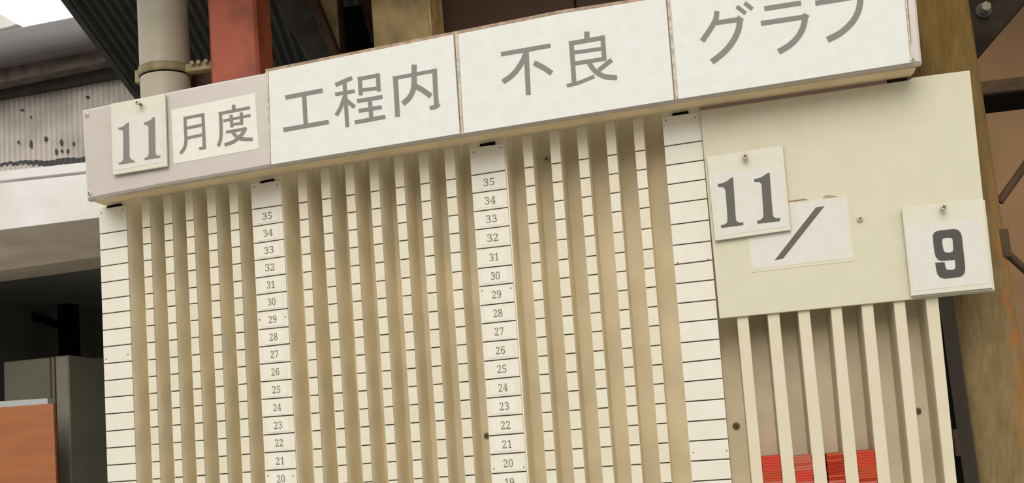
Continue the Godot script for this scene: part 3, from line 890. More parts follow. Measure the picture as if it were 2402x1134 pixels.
		[Vector2(-0.0843, 0.0243), Vector2(-0.069, 0.0243), [Vector2(2.0383, 2.0388), Vector2(2.0088, 2.0093), Vector2(1.9795, 1.9799), Vector2(1.9502, 1.9505), Vector2(1.9183, 1.9186), Vector2(1.8872, 1.8874), Vector2(1.8583, 1.8585), Vector2(1.8297, 1.8299), Vector2(1.8005, 1.8005), Vector2(1.7722, 1.7722), Vector2(1.7429, 1.7429), Vector2(1.7144, 1.7143), Vector2(1.6864, 1.6862), Vector2(1.6575, 1.6573), Vector2(1.6287, 1.6284), Vector2(1.6004, 1.6001), Vector2(1.5719, 1.5716), Vector2(1.5431, 1.5427), Vector2(1.5143, 1.5139), Vector2(1.4855, 1.485), Vector2(1.4567, 1.4562)]]]
	var st := start()
	var lo: Vector2 = at_edge(strips[0][0], Y_LOW)
	var hi: Vector2 = at_edge(strips[0][0], 2.16)
	var lo2: Vector2 = at_edge(strips[3][1], Y_LOW)
	var hi2: Vector2 = at_edge(strips[3][1], 2.14)
	prism(st, [lo + Vector2(0.001, 0), lo2, hi2, hi + Vector2(0.001, 0)], BACK - 0.012, BACK)
	obj("backboard", st, M.back, t)
	st = start()
	prism(st, [lo - Vector2(0, 0.02), lo2 - Vector2(0, 0.02), lo2, lo], BACK - 0.012, -0.002, 0.002)
	obj("bottom_rail", st, M.bar, t)
	var gap := 0.00085
	# narrow bars, each faced with separate tiles
	var k := 0
	for b in bars:
		var l: Vector2 = b[0]
		var r: Vector2 = b[1]
		var rows: Array = b[2]
		var top: float = rows[0].x + 0.09
		st = start()
		prism(st, column_quad(l, r, Y_LOW, Y_LOW, top, top, -0.0003, -0.0003), BACK, -0.0036)
		var bo := obj("bar", st, M.bar, t)
		st = start()
		prism(st, column_quad(l, r, Y_LOW, Y_LOW, top, top, -0.0006, -0.0006), -0.0037, -0.0033)  # dark strip paints the shade seen in the gaps between tiles
		obj("kerf_shade_strip", st, M.kerf_shade, bo)
		for i in rows.size():
			var y1: Vector2 = Vector2(top, top) if i == 0 else rows[i - 1]
			var y0: Vector2 = rows[i]
			if y0.y < 1.40:
				break
			st = start()
			prism(st, column_quad(l, r, y0.x + gap, y0.y + gap, y1.x - gap, y1.y - gap), -0.0032, rng.randf_range(-0.0003, 0.0002), 0.0004)
			put("tile", mesh_of(st), M.tile[k % 3], bo)
			k += 1 + rng.randi() % 2
	# four wide scale strips; the two middle ones carry printed numbers
	for s in 4:
		var l: Vector2 = strips[s][0]
		var r: Vector2 = strips[s][1]
		var rows: Array = strips[s][2]
		var tops := [Vector3(-0.9355, 2.0507, 0), Vector3(-0.6805, 2.0608, 0), Vector3(-0.3262, 2.0758, 0), Vector3(-0.0277, 2.0871, 0)]
		var topr := [Vector3(-0.8911, 2.0498, 0), Vector3(-0.6333, 2.0607, 0), Vector3(-0.2739, 2.0762, 0), Vector3(0.0284, 2.088, 0)]
		var y1l: float = tops[s].y
		var y1r: float = topr[s].y
		st = start()
		prism(st, column_quad(l, r, Y_LOW, Y_LOW, y1l + 0.03, y1r + 0.03, -0.0003, [0.0, 0.0008, 0.002, 0.0][s]), BACK, -0.0036)
		var bo := obj("scale_strip", st, M.bar, t)
		st = start()
		prism(st, column_quad(l, r, Y_LOW, Y_LOW, y1l, y1r, -0.0006, -0.0006), -0.0037, -0.0033)  # same painted gap shade, behind the scale plates
		obj("kerf_shade_strip", st, M.kerf_shade, bo)
		for i in rows.size():
			var up: Vector2 = Vector2(y1l, y1r) if i == 0 else rows[i - 1]
			var dn: Vector2 = rows[i]
			if dn.y < 1.40:
				break
			var q := column_quad(l, r, dn.x + gap, dn.y + gap, up.x - gap, up.y - gap)
			st = start()
			prism(st, q, -0.0032, rng.randf_range(-0.0001, 0.0003), 0.0004)
			put("scale_plate", mesh_of(st), M.plate[(i + s) % 2], bo)
			if (s == 1 or s == 2) and i > 0:
				var mid: Vector2 = (q[0] + q[1] + q[2] + q[3]) / 4
				var ax: Vector2 = (q[1] - q[0]).normalized()
				var ay: Vector2 = (q[3] - q[0]).normalized()
				var n := 36 - i
				# paper label under the print
				var hw := 0.0175 if s == 1 else 0.020
				var hh := 0.0102
				st = start()
				var pl := []
				for e in [[-1, -1], [1, -1], [1, 1], [-1, 1]]:
					pl.append(mid + ax * hw * e[0] + ay * hh * e[1])
				prism(st, pl, 0.0001, 0.00045)
				put("paper_label", mesh_of(st), M.label, bo)
				var w := (0.0152 if n > 31 else 0.0125) * (1.0 if s == 1 else 1.1)
				numeral(str(n), Vector3(mid.x, mid.y, 0.0007), Vector3(ax.x, ax.y, 0), Vector3(ay.x, ay.y, 0), w, 0.0112 if s == 1 else 0.0118, bo)
		# black block painted as the shade in the notch topping each strip
		st = start()
		var c0: Vector3 = [Vector3(-0.9239, 2.0494, 0), Vector3(-0.6658, 2.0597, 0), Vector3(-0.31, 2.0765, 0), Vector3(-0.0121, 2.0878, 0)][s]
		var c1: Vector3 = [Vector3(-0.9005, 2.0509, 0), Vector3(-0.6438, 2.0613, 0), Vector3(-0.2864, 2.0777, 0), Vector3(0.0124, 2.0887, 0)][s]
		prism(st, [Vector2(c0.x, c0.y - 0.0014), Vector2(c1.x, c1.y - 0.0014), Vector2(c1.x, c1.y + 0.0024), Vector2(c0.x, c0.y + 0.0024)], -0.004, 0.0006)
		obj("notch_shade", st, M.black, bo)
		var nails: Array = [[Vector3(-0.9347, 2.0412, 0), Vector3(-0.8986, 2.0431, 0), Vector3(-0.9342, 1.8054, 0), Vector3(-0.8978, 1.8092, 0)],
			[Vector3(-0.6761, 2.054, 0), Vector3(-0.6384, 2.054, 0), Vector3(-0.6791, 1.8423, 0), Vector3(-0.637, 1.843, 0), Vector3(-0.6786, 1.6025, 0), Vector3(-0.639, 1.5988, 0)],
			[Vector3(-0.3207, 2.067, 0), Vector3(-0.2784, 2.0696, 0), Vector3(-0.3257, 1.8511, 0), Vector3(-0.2816, 1.8505, 0), Vector3(-0.3297, 1.5843, 0), Vector3(-0.2847, 1.5827, 0)],
			[Vector3(-0.0224, 2.0806, 0), Vector3(0.021, 2.0797, 0), Vector3(-0.0277, 1.8619, 0), Vector3(0.0174, 1.8629, 0), Vector3(-0.0346, 1.583, 0), Vector3(0.0129, 1.5816, 0)]][s]
		for p in nails:
			st = start()
			lathe(st, [Vector2(0.0011, -0.002), Vector2(0.0011, 0.0004), Vector2(0, 0.0007)], 10, Transform3D(Basis(Vector3.RIGHT, PI / 2), p))
			obj("nail", st, M.nail, bo)
	screw(t, Vector3(-0.2168, 2.0605, -0.077), 0.0054, M.screw)
	screw(t, Vector3(-0.3498, 1.6348, -0.077), 0.0046, M.screw_dull)

# ---------------------------------------------------------------- the tally rack on the right
func tally_rack() -> void:
	var t := thing("tally_rack", "cream rack of seven upright dividers below the date panel", "rack", Vector3(0.2, RACK_LOW, -0.05))
	var bars := [[Vector2(0.0452, 0.023), Vector2(0.0615, 0.0244)], [Vector2(0.0889, 0.0265), Vector2(0.107, 0.0211)], [Vector2(0.1329, 0.026), Vector2(0.1508, 0.0194)], [Vector2(0.1776, 0.0385), Vector2(0.1953, 0.0263)], [Vector2(0.2216, 0.0355), Vector2(0.2389, 0.0315)], [Vector2(0.2674, 0.034), Vector2(0.2839, 0.0309)], [Vector2(0.3127, 0.0305), Vector2(0.3291, 0.0378)]]
	var top := Vector3(0.1576, 1.7961, 0).y
	var n := bars.size()
	var st := start()
	var left := Vector3(0.0149, 1.6789, 0)
	var l0 := at_edge(strips[3][1], RACK_LOW) + Vector2(0.0015, 0)
	var l1 := at_edge(strips[3][1], top) + Vector2(0.0015, 0)
	prism(st, [l0, at_edge(bars[n - 1][1], RACK_LOW), at_edge(bars[n - 1][1], top), l1], BACK - 0.012, BACK)
	obj("backboard", st, M.back, t)
	for b in bars:
		st = start()
		prism(st, column_quad(b[0], b[1], RACK_LOW, RACK_LOW, top, top), BACK, 0.0, 0.0008)
		obj("divider", st, M.rack, t)
	st = start()
	prism(st, [l0 - Vector2(0, 0.02), at_edge(bars[n - 1][1], RACK_LOW) - Vector2(0, 0.02), at_edge(bars[n - 1][1], RACK_LOW), l0], BACK - 0.012, 0.0, 0.001)
	obj("bottom_ledge", st, M.rack, t)
	screw(t, Vector3(0.0318, 1.6164, -0.077), 0.0054, M.screw_dull)
	screw(t, Vector3(0.2978, 1.6149, -0.077), 0.005, M.screw_dull)

func red_plates() -> void:
	var bars := [[Vector2(0.0452, 0.023), Vector2(0.0615, 0.0244)], [Vector2(0.0889, 0.0265), Vector2(0.107, 0.0211)], [Vector2(0.1329, 0.026), Vector2(0.1508, 0.0194)], [Vector2(0.1776, 0.0385), Vector2(0.1953, 0.0263)], [Vector2(0.2216, 0.0355), Vector2(0.2389, 0.0315)], [Vector2(0.2674, 0.034), Vector2(0.2839, 0.0309)], [Vector2(0.3127, 0.0305), Vector2(0.3291, 0.0378)]]
	var tops := [Vector3(0.0758, 1.5691, 0).y, Vector3(0.1206, 1.566, 0).y, Vector3(0.1643, 1.5653, 0).y, Vector3(0.2095, 1.5657, 0).y]
	var which := [[0, 0, 0, 4, 0, 4, 3, 3, 0, 3], [1, 1, 1, 3, 1, 1, 4, 0, 4, 0], [3, 2, 3, 2, 2, 2, 2, 2, 3, 2], [3, 0, 0, 3, 0, 0, 3, 3, 3, 3]]
	var ords := ["first", "second", "third", "fourth"]
	var counting := ["topmost", "second", "third", "fourth", "fifth", "sixth", "seventh", "eighth", "ninth", "tenth", "eleventh", "twelfth", "thirteenth", "fourteenth", "fifteenth", "sixteenth", "seventeenth", "eighteenth", "nineteenth", "twentieth", "last"]
	var shades := ["bright red", "faded red", "dark red", "brick red"]
	for s in 4:
		var y: float = RACK_LOW
		var th := 0.0036
		var count := int((tops[s] - RACK_LOW) / th)
		th = (tops[s] - RACK_LOW) / count
		for i in count:
			var l: Vector2 = at_edge(bars[s][1], y)
			var r: Vector2 = at_edge(bars[s + 1][0], y)
			var l1: Vector2 = at_edge(bars[s][1], y + th)
			var r1: Vector2 = at_edge(bars[s + 1][0], y + th)
			var j := rng.randf_range(-0.0004, 0.0004)
			var e := 0.0005 if s != 2 else 0.0022
			var zf := -0.0015 + rng.randf_range(-0.0006, 0.0004)
			var st := start()
			# outline in x-y, thin in y; small chamfer at the front
			prism(st, [l + Vector2(e + j, 0.0001), r + Vector2(-0.0005 + j, 0.0001), r1 + Vector2(-0.0005 + j, -0.0001), l1 + Vector2(e + j, -0.0001)], -0.07, zf, 0.0003)
			var from_top := count - 1 - i
			var m: Material = M.red[which[s][mini(from_top, 9)] if from_top < 10 else (s + i) % 4]
			var o := put("tally_plate", mesh_of(st), m, self)
			var lab := "thin red tally plate, %s from the top of the %s stack from the left" % [counting[mini(from_top, counting.size() - 1)], ords[s]]
			if from_top == 0:
				lab = "topmost %s tally plate of the %s stack from the left" % [shades[s], ords[s]]
			tag(o, lab, "plate", "red tally plates in the %s stack" % ords[s])
			y += th

# ---------------------------------------------------------------- date panel, header, cards
func date_panel() -> void:
	var t := thing("date_panel", "blank cream date panel with a slash sheet stuck on, right of the last strip", "panel", Vector3(0.2169, 1.7837, 0))
	var st := start()
	prism(st, [Vector2(0.0292, 2.0879), Vector2(0.3361, 2.0953)] + [Vector2(0.3427, 2.0985), Vector2(0.424, 2.0988), Vector2(0.4146, 1.8738), Vector2(0.4126, 1.7726), Vector2(0.0241, 1.7727)], 0.0005, 0.006, 0.0008)
	obj("panel_sheet", st, M.panel, t)
	# the laminated slash sheet stuck to it
	st = start()
	prism(st, [Vector2(0.0774, 1.9312), Vector2(0.2284, 1.9368), Vector2(0.2283, 1.8369), Vector2(0.0766, 1.8354)], 0.006, 0.0066, 0.0001)
	var sh := obj("laminated_sheet", st, M.film, t)
	st = start()
	prism(st, [Vector2(0.0812, 1.9268), Vector2(0.2261, 1.9321), Vector2(0.2235, 1.8419), Vector2(0.0795, 1.84)], 0.0064, 0.0069)
	obj("paper", st, M.paper, sh)
	for q in [[Vector2(0.1423, 1.9353), Vector2(0.1664, 1.9362), Vector2(0.1709, 1.9338), Vector2(0.1565, 1.9336), Vector2(0.1421, 1.9337)], [Vector2(0.1918, 1.9341), Vector2(0.1964, 1.9373), Vector2(0.2012, 1.9375), Vector2(0.2138, 1.934), Vector2(0.2043, 1.9334)]]:
		st = start()
		prism(st, q, 0.0063, 0.0071)
		obj("tape_residue", st, M.edge, sh)
	strokes("slash", [
		[Vector2(0.181, 1.9214), Vector2(0.193, 1.9215), Vector2(0.1249, 1.8509), Vector2(0.1128, 1.85)]], 0.007, M.ink_dark, sh)
	screw(t, Vector3(0.2406, 1.8974, 0.009), 0.0045, M.screw, 0.0046)
	screw(t, Vector3(0.0872, 2.006, 0.024), 0.0051, M.screw, 0.02)
	screw(t, Vector3(0.3555, 1.8977, 0.029), 0.0052, M.screw, 0.026)

func header_sign() -> void:
	var zf := 0.075
	var t := thing("header_sign", "long white header sign with grey Japanese title lettering above the board", "sign", Vector3(-0.2531, 2.0882, 0.04))
	# box behind the plate
	var st := start()
	prism(st, [Vector2(-0.9226, 2.05), Vector2(-0.8053, 2.056), Vector2(-0.6272, 2.0653), Vector2(-0.3296, 2.077), Vector2(-0.0959, 2.0857), Vector2(0.0556, 2.091), Vector2(0.3394, 2.0974), Vector2(0.3481, 2.2573), Vector2(0.0845, 2.2508), Vector2(-0.0544, 2.2466), Vector2(-0.1615, 2.2442), Vector2(-0.3258, 2.2332), Vector2(-0.6279, 2.2136), Vector2(-0.923, 2.1922)], 0.03, 0.06)
	obj("box", st, M.box, t)
	st = start()
	prism(st, [Vector2(-0.9298, 2.0535), Vector2(-0.812, 2.0601), Vector2(-0.632, 2.0694), Vector2(-0.332, 2.0813), Vector2(-0.0957, 2.0902), Vector2(0.0573, 2.0953), Vector2(0.3411, 2.1017), Vector2(0.3505, 2.2633), Vector2(0.0853, 2.2566), Vector2(-0.0551, 2.2523), Vector2(-0.1633, 2.2499), Vector2(-0.3294, 2.2387), Vector2(-0.6348, 2.2189), Vector2(-0.9294, 2.1968)], 0.002, 0.0295, 0.001)
	obj("rear_frame", st, M.box, t)
	st = start()
	prism(st, [Vector2(-0.9214, 2.0471), Vector2(-0.9037, 2.0489), Vector2(-0.7986, 2.0562), Vector2(-0.7286, 2.0598), Vector2(-0.6219, 2.0655), Vector2(-0.3273, 2.0774), Vector2(-0.0953, 2.086), Vector2(-0.007, 2.0889), Vector2(0.0543, 2.0913), Vector2(0.3292, 2.0997), Vector2(0.3457, 2.0997), Vector2(0.3539, 2.2636), Vector2(0.0848, 2.2546), Vector2(-0.053, 2.2505), Vector2(-0.1592, 2.2488), Vector2(-0.3223, 2.238), Vector2(-0.6222, 2.2181), Vector2(-0.6239, 2.2136), Vector2(-0.707, 2.2088), Vector2(-0.9253, 2.1928)], 0.059, 0.075, 0.0035)
	obj("front_plate", st, M.grey_plate, t)
	# worn brown top edge
	st = start()
	prism(st, [Vector2(-0.6221, 2.2187), Vector2(-0.3222, 2.2386), Vector2(-0.1592, 2.2494), Vector2(-0.053, 2.2511), Vector2(0.0849, 2.2552), Vector2(0.0844, 2.2506), Vector2(-0.0535, 2.2462), Vector2(-0.1596, 2.2448), Vector2(-0.3226, 2.2339), Vector2(-0.621, 2.2138)], 0.0735, 0.0757)
	obj("worn_edge", st, M.edge, t)
	# three white title panels
	var pz := 0.0765
	var titles := [
		[Vector2(-0.6164, 2.2142), Vector2(-0.3243, 2.2337), Vector2(-0.3261, 2.0795), Vector2(-0.6206, 2.0673)],
		[Vector2(-0.3164, 2.2337), Vector2(-0.1595, 2.2437), Vector2(-0.0028, 2.2474), Vector2(-0.0068, 2.0907), Vector2(-0.3203, 2.0791)],
		[Vector2(0.0042, 2.2478), Vector2(0.3361, 2.2566), Vector2(0.3299, 2.102), Vector2(0, 2.0908)]]
	var panels := []
	for q in titles:
		st = start()
		prism(st, q, 0.0748, pz, 0.0004)
		panels.append(obj("title_panel", st, M.white_panel, t))
	for q in [[Vector2(-0.3223, 2.2356), Vector2(-0.3177, 2.2356), Vector2(-0.3211, 2.0786), Vector2(-0.3256, 2.0785)], [Vector2(-0.001, 2.2466), Vector2(0.0028, 2.2468), Vector2(-0.0012, 2.0907), Vector2(-0.0049, 2.0906)], [Vector2(-0.6206, 2.2148), Vector2(-0.6172, 2.2151), Vector2(-0.6214, 2.0671), Vector2(-0.6234, 2.0667)], [Vector2(0.3373, 2.2565), Vector2(0.3409, 2.2566), Vector2(0.3341, 2.1021), Vector2(0.3305, 2.102)]]:
		st = start()
		prism(st, q, 0.0748, 0.0761)
		obj("seam_tape", st, M.tape, t)
	for q in [[Vector2(-0.3233, 2.235), Vector2(-0.322, 2.2348), Vector2(-0.3249, 2.0791), Vector2(-0.3259, 2.0792)], [Vector2(-0.0022, 2.2461), Vector2(-0.001, 2.2466), Vector2(-0.0052, 2.0906), Vector2(-0.0062, 2.0907)], [Vector2(0.34, 2.2567), Vector2(0.3409, 2.2566), Vector2(0.335, 2.1311), Vector2(0.3343, 2.1312)]]:
		st = start()
		prism(st, q, 0.0748, 0.0764)
		obj("seam", st, M.seam, t)
	strokes("character", [
		[Vector2(-0.5917, 2.1661), Vector2(-0.5321, 2.1696), Vector2(-0.533, 2.1764), Vector2(-0.5926, 2.1729)],
		[Vector2(-0.5656, 2.1704), Vector2(-0.5657, 2.1232), Vector2(-0.5591, 2.1227), Vector2(-0.5589, 2.1699)],
		[Vector2(-0.5978, 2.1157), Vector2(-0.5258, 2.1193), Vector2(-0.5266, 2.126), Vector2(-0.5986, 2.1224)]], 0.0767, M.ink, panels[0])
	strokes("character", [
		[Vector2(-0.511, 2.176), Vector2(-0.4842, 2.1837), Vector2(-0.4863, 2.1899), Vector2(-0.5131, 2.1821)],
		[Vector2(-0.5131, 2.1616), Vector2(-0.4822, 2.1627), Vector2(-0.4827, 2.1682), Vector2(-0.5137, 2.1671)],
		[Vector2(-0.5006, 2.1817), Vector2(-0.5008, 2.1112), Vector2(-0.4947, 2.1108), Vector2(-0.4945, 2.1812)],
		[Vector2(-0.5015, 2.1607), Vector2(-0.5022, 2.1591), Vector2(-0.5028, 2.1576), Vector2(-0.5035, 2.1559), Vector2(-0.5044, 2.1539), Vector2(-0.5055, 2.1515), Vector2(-0.5066, 2.1487), Vector2(-0.5078, 2.1459), Vector2(-0.5092, 2.1433), Vector2(-0.5107, 2.1408), Vector2(-0.5125, 2.1383), Vector2(-0.5143, 2.1357), Vector2(-0.5162, 2.1331), Vector2(-0.5114, 2.1295), Vector2(-0.5095, 2.1321), Vector2(-0.5076, 2.1347), Vector2(-0.5058, 2.1374), Vector2(-0.5041, 2.1402), Vector2(-0.5026, 2.1431), Vector2(-0.5012, 2.1461), Vector2(-0.5001, 2.1489), Vector2(-0.4991, 2.1513), Vector2(-0.4982, 2.1533), Vector2(-0.4975, 2.1549), Vector2(-0.4968, 2.1565), Vector2(-0.4961, 2.158)],
		[Vector2(-0.4988, 2.1507), Vector2(-0.4867, 2.1385), Vector2(-0.4824, 2.1428), Vector2(-0.4944, 2.155)],
		[Vector2(-0.4764, 2.1865), Vector2(-0.4768, 2.1581), Vector2(-0.4705, 2.1576), Vector2(-0.4701, 2.186)],
		[Vector2(-0.4763, 2.1807), Vector2(-0.4421, 2.1827), Vector2(-0.4427, 2.1885), Vector2(-0.477, 2.1865)],
		[Vector2(-0.448, 2.1888), Vector2(-0.4484, 2.1606), Vector2(-0.4422, 2.1602), Vector2(-0.4417, 2.1883)],
		[Vector2(-0.4708, 2.1629), Vector2(-0.4469, 2.1632), Vector2(-0.4473, 2.1683), Vector2(-0.4711, 2.1681)],
		[Vector2(-0.4795, 2.1464), Vector2(-0.4399, 2.1482), Vector2(-0.4405, 2.154), Vector2(-0.4801, 2.1523)],
		[Vector2(-0.4781, 2.131), Vector2(-0.4421, 2.1325), Vector2(-0.4427, 2.1381), Vector2(-0.4787, 2.1367)],
		[Vector2(-0.4852, 2.114), Vector2(-0.4376, 2.1167), Vector2(-0.4382, 2.1225), Vector2(-0.4859, 2.1198)],
		[Vector2(-0.4633, 2.1492), Vector2(-0.4627, 2.1191), Vector2(-0.4565, 2.1188), Vector2(-0.457, 2.1489)]], 0.0767, M.ink, panels[0])
	strokes("character", [
		[Vector2(-0.3918, 2.1951), Vector2(-0.3921, 2.1909), Vector2(-0.3923, 2.1867), Vector2(-0.3926, 2.1826), Vector2(-0.3928, 2.1787), Vector2(-0.3931, 2.1751), Vector2(-0.3933, 2.1718), Vector2(-0.3935, 2.1688), Vector2(-0.3939, 2.166), Vector2(-0.3943, 2.1632), Vector2(-0.3949, 2.1607), Vector2(-0.3955, 2.1584), Vector2(-0.3964, 2.156), Vector2(-0.3976, 2.1536), Vector2(-0.3991, 2.1511), Vector2(-0.4007, 2.1488), Vector2(-0.4025, 2.1467), Vector2(-0.4044, 2.1449), Vector2(-0.4067, 2.1432), Vector2(-0.4094, 2.1414), Vector2(-0.412, 2.1395), Vector2(-0.4072, 2.1328), Vector2(-0.4046, 2.1347), Vector2(-0.4019, 2.1365), Vector2(-0.3992, 2.1385), Vector2(-0.3966, 2.1409), Vector2(-0.3943, 2.1436), Vector2(-0.3923, 2.1465), Vector2(-0.3906, 2.1494), Vector2(-0.3892, 2.1524), Vector2(-0.388, 2.1554), Vector2(-0.3872, 2.1583), Vector2(-0.3865, 2.1613), Vector2(-0.386, 2.1643), Vector2(-0.3856, 2.1676), Vector2(-0.3853, 2.1708), Vector2(-0.3851, 2.1742), Vector2(-0.3849, 2.1777), Vector2(-0.3846, 2.1816), Vector2(-0.3844, 2.1857), Vector2(-0.3841, 2.19), Vector2(-0.3839, 2.1942)],
		[Vector2(-0.4217, 2.1748), Vector2(-0.3537, 2.1786), Vector2(-0.3542, 2.1841), Vector2(-0.4223, 2.1803)],
		[Vector2(-0.4218, 2.1795), Vector2(-0.4227, 2.1175), Vector2(-0.4153, 2.117), Vector2(-0.4143, 2.179)],
		[Vector2(-0.3606, 2.1842), Vector2(-0.3617, 2.149), Vector2(-0.3618, 2.1256), Vector2(-0.3547, 2.1252), Vector2(-0.3545, 2.1485), Vector2(-0.3534, 2.1836)],
		[Vector2(-0.3689, 2.1216), Vector2(-0.3674, 2.1216), Vector2(-0.3658, 2.1215), Vector2(-0.3642, 2.1214), Vector2(-0.3626, 2.1215), Vector2(-0.361, 2.1217), Vector2(-0.3594, 2.1219), Vector2(-0.3578, 2.1224), Vector2(-0.3561, 2.1232), Vector2(-0.3546, 2.1244), Vector2(-0.3536, 2.1257), Vector2(-0.3529, 2.1268), Vector2(-0.3522, 2.1277), Vector2(-0.3572, 2.1315), Vector2(-0.3579, 2.1304), Vector2(-0.3586, 2.1294), Vector2(-0.3591, 2.1288), Vector2(-0.3594, 2.1284), Vector2(-0.36, 2.1282), Vector2(-0.3609, 2.128), Vector2(-0.3621, 2.1278), Vector2(-0.3633, 2.1277), Vector2(-0.3645, 2.1276), Vector2(-0.3659, 2.1276), Vector2(-0.3674, 2.1277), Vector2(-0.369, 2.1278)],
		[Vector2(-0.3928, 2.1596), Vector2(-0.3807, 2.1511), Vector2(-0.3683, 2.1398), Vector2(-0.3631, 2.1457), Vector2(-0.3759, 2.1573), Vector2(-0.3885, 2.1662)]], 0.0767, M.ink, panels[0])
	strokes("character", [
		[Vector2(-0.254, 2.1898), Vector2(-0.1787, 2.1932), Vector2(-0.1792, 2.1999), Vector2(-0.2546, 2.1965)],
		[Vector2(-0.2188, 2.1958), Vector2(-0.2202, 2.1925), Vector2(-0.2216, 2.1892), Vector2(-0.2231, 2.1861), Vector2(-0.2247, 2.1829), Vector2(-0.2268, 2.1796), Vector2(-0.2292, 2.1762), Vector2(-0.2317, 2.1729), Vector2(-0.2341, 2.1699), Vector2(-0.2366, 2.1673), Vector2(-0.2391, 2.1649), Vector2(-0.2416, 2.1627), Vector2(-0.2443, 2.1607), Vector2(-0.2472, 2.1589), Vector2(-0.2504, 2.1572), Vector2(-0.2537, 2.1556), Vector2(-0.257, 2.1538), Vector2(-0.2533, 2.1467), Vector2(-0.25, 2.1484), Vector2(-0.2466, 2.1501), Vector2(-0.2432, 2.1519), Vector2(-0.2398, 2.154), Vector2(-0.2367, 2.1563), Vector2(-0.2338, 2.1588), Vector2(-0.231, 2.1615), Vector2(-0.2283, 2.1644), Vector2(-0.2256, 2.1677), Vector2(-0.2229, 2.1713), Vector2(-0.2203, 2.175), Vector2(-0.218, 2.1786), Vector2(-0.2161, 2.1822), Vector2(-0.2145, 2.1856), Vector2(-0.2131, 2.1889), Vector2(-0.2117, 2.1922)],
		[Vector2(-0.2198, 2.1916), Vector2(-0.2225, 2.1256), Vector2(-0.2151, 2.125), Vector2(-0.2124, 2.191)],
		[Vector2(-0.2082, 2.1699), Vector2(-0.1952, 2.1611), Vector2(-0.1837, 2.1509), Vector2(-0.1787, 2.157), Vector2(-0.1906, 2.1676), Vector2(-0.2041, 2.1767)]], 0.0767, M.ink, panels[1])
	strokes("character", [
		[Vector2(-0.1271, 2.2111), Vector2(-0.1283, 2.1982), Vector2(-0.1205, 2.1971), Vector2(-0.1193, 2.21)],
		[Vector2(-0.1514, 2.1924), Vector2(-0.0976, 2.1946), Vector2(-0.0981, 2.2013), Vector2(-0.1518, 2.1991)],
		[Vector2(-0.1512, 2.1988), Vector2(-0.1529, 2.1321), Vector2(-0.146, 2.1317), Vector2(-0.1442, 2.1983)],
		[Vector2(-0.1041, 2.2016), Vector2(-0.1051, 2.1634), Vector2(-0.0984, 2.163), Vector2(-0.0973, 2.2012)],
		[Vector2(-0.1458, 2.1783), Vector2(-0.1036, 2.1788), Vector2(-0.1038, 2.1843), Vector2(-0.1461, 2.1838)],
		[Vector2(-0.1465, 2.1613), Vector2(-0.0989, 2.1627), Vector2(-0.0992, 2.1686), Vector2(-0.1468, 2.1672)],
		[Vector2(-0.1603, 2.1294), Vector2(-0.1566, 2.1298), Vector2(-0.1529, 2.1301), Vector2(-0.1491, 2.1305), Vector2(-0.1454, 2.131), Vector2(-0.1418, 2.1318), Vector2(-0.1383, 2.1327), Vector2(-0.1349, 2.1336), Vector2(-0.1315, 2.1345), Vector2(-0.1281, 2.1355), Vector2(-0.1247, 2.1364), Vector2(-0.1213, 2.1374), Vector2(-0.1179, 2.1383), Vector2(-0.1194, 2.1433), Vector2(-0.1227, 2.1423), Vector2(-0.1261, 2.1414), Vector2(-0.1295, 2.1404), Vector2(-0.1329, 2.1395), Vector2(-0.1363, 2.1386), Vector2(-0.1396, 2.1377), Vector2(-0.143, 2.1368), Vector2(-0.1464, 2.1361), Vector2(-0.1499, 2.1356), Vector2(-0.1535, 2.1352), Vector2(-0.1572, 2.1349), Vector2(-0.1609, 2.1346)],
		[Vector2(-0.1283, 2.1629), Vector2(-0.1273, 2.1605), Vector2(-0.1263, 2.1579), Vector2(-0.1251, 2.1553), Vector2(-0.1237, 2.1526), Vector2(-0.1221, 2.15), Vector2(-0.1203, 2.1474), Vector2(-0.1182, 2.1449), Vector2(-0.1158, 2.1425), Vector2(-0.1133, 2.1403), Vector2(-0.1105, 2.1383), Vector2(-0.1073, 2.1364), Vector2(-0.1037, 2.1348), Vector2(-0.0996, 2.1335), Vector2(-0.0952, 2.1325), Vector2(-0.0908, 2.1316), Vector2(-0.0865, 2.1308), Vector2(-0.0853, 2.1379), Vector2(-0.0896, 2.1388), Vector2(-0.094, 2.1397), Vector2(-0.098, 2.1406), Vector2(-0.1015, 2.1417), Vector2(-0.1043, 2.143), Vector2(-0.1068, 2.1444), Vector2(-0.1091, 2.1461), Vector2(-0.1112, 2.1479), Vector2(-0.1131, 2.1498), Vector2(-0.1147, 2.1518), Vector2(-0.1162, 2.1541), Vector2(-0.1176, 2.1563), Vector2(-0.1188, 2.1585), Vector2(-0.1198, 2.1607), Vector2(-0.1208, 2.1632), Vector2(-0.1218, 2.1657)],
		[Vector2(-0.0925, 2.1653), Vector2(-0.1132, 2.1521), Vector2(-0.1098, 2.1466), Vector2(-0.0892, 2.1597)]], 0.0767, M.ink, panels[1])
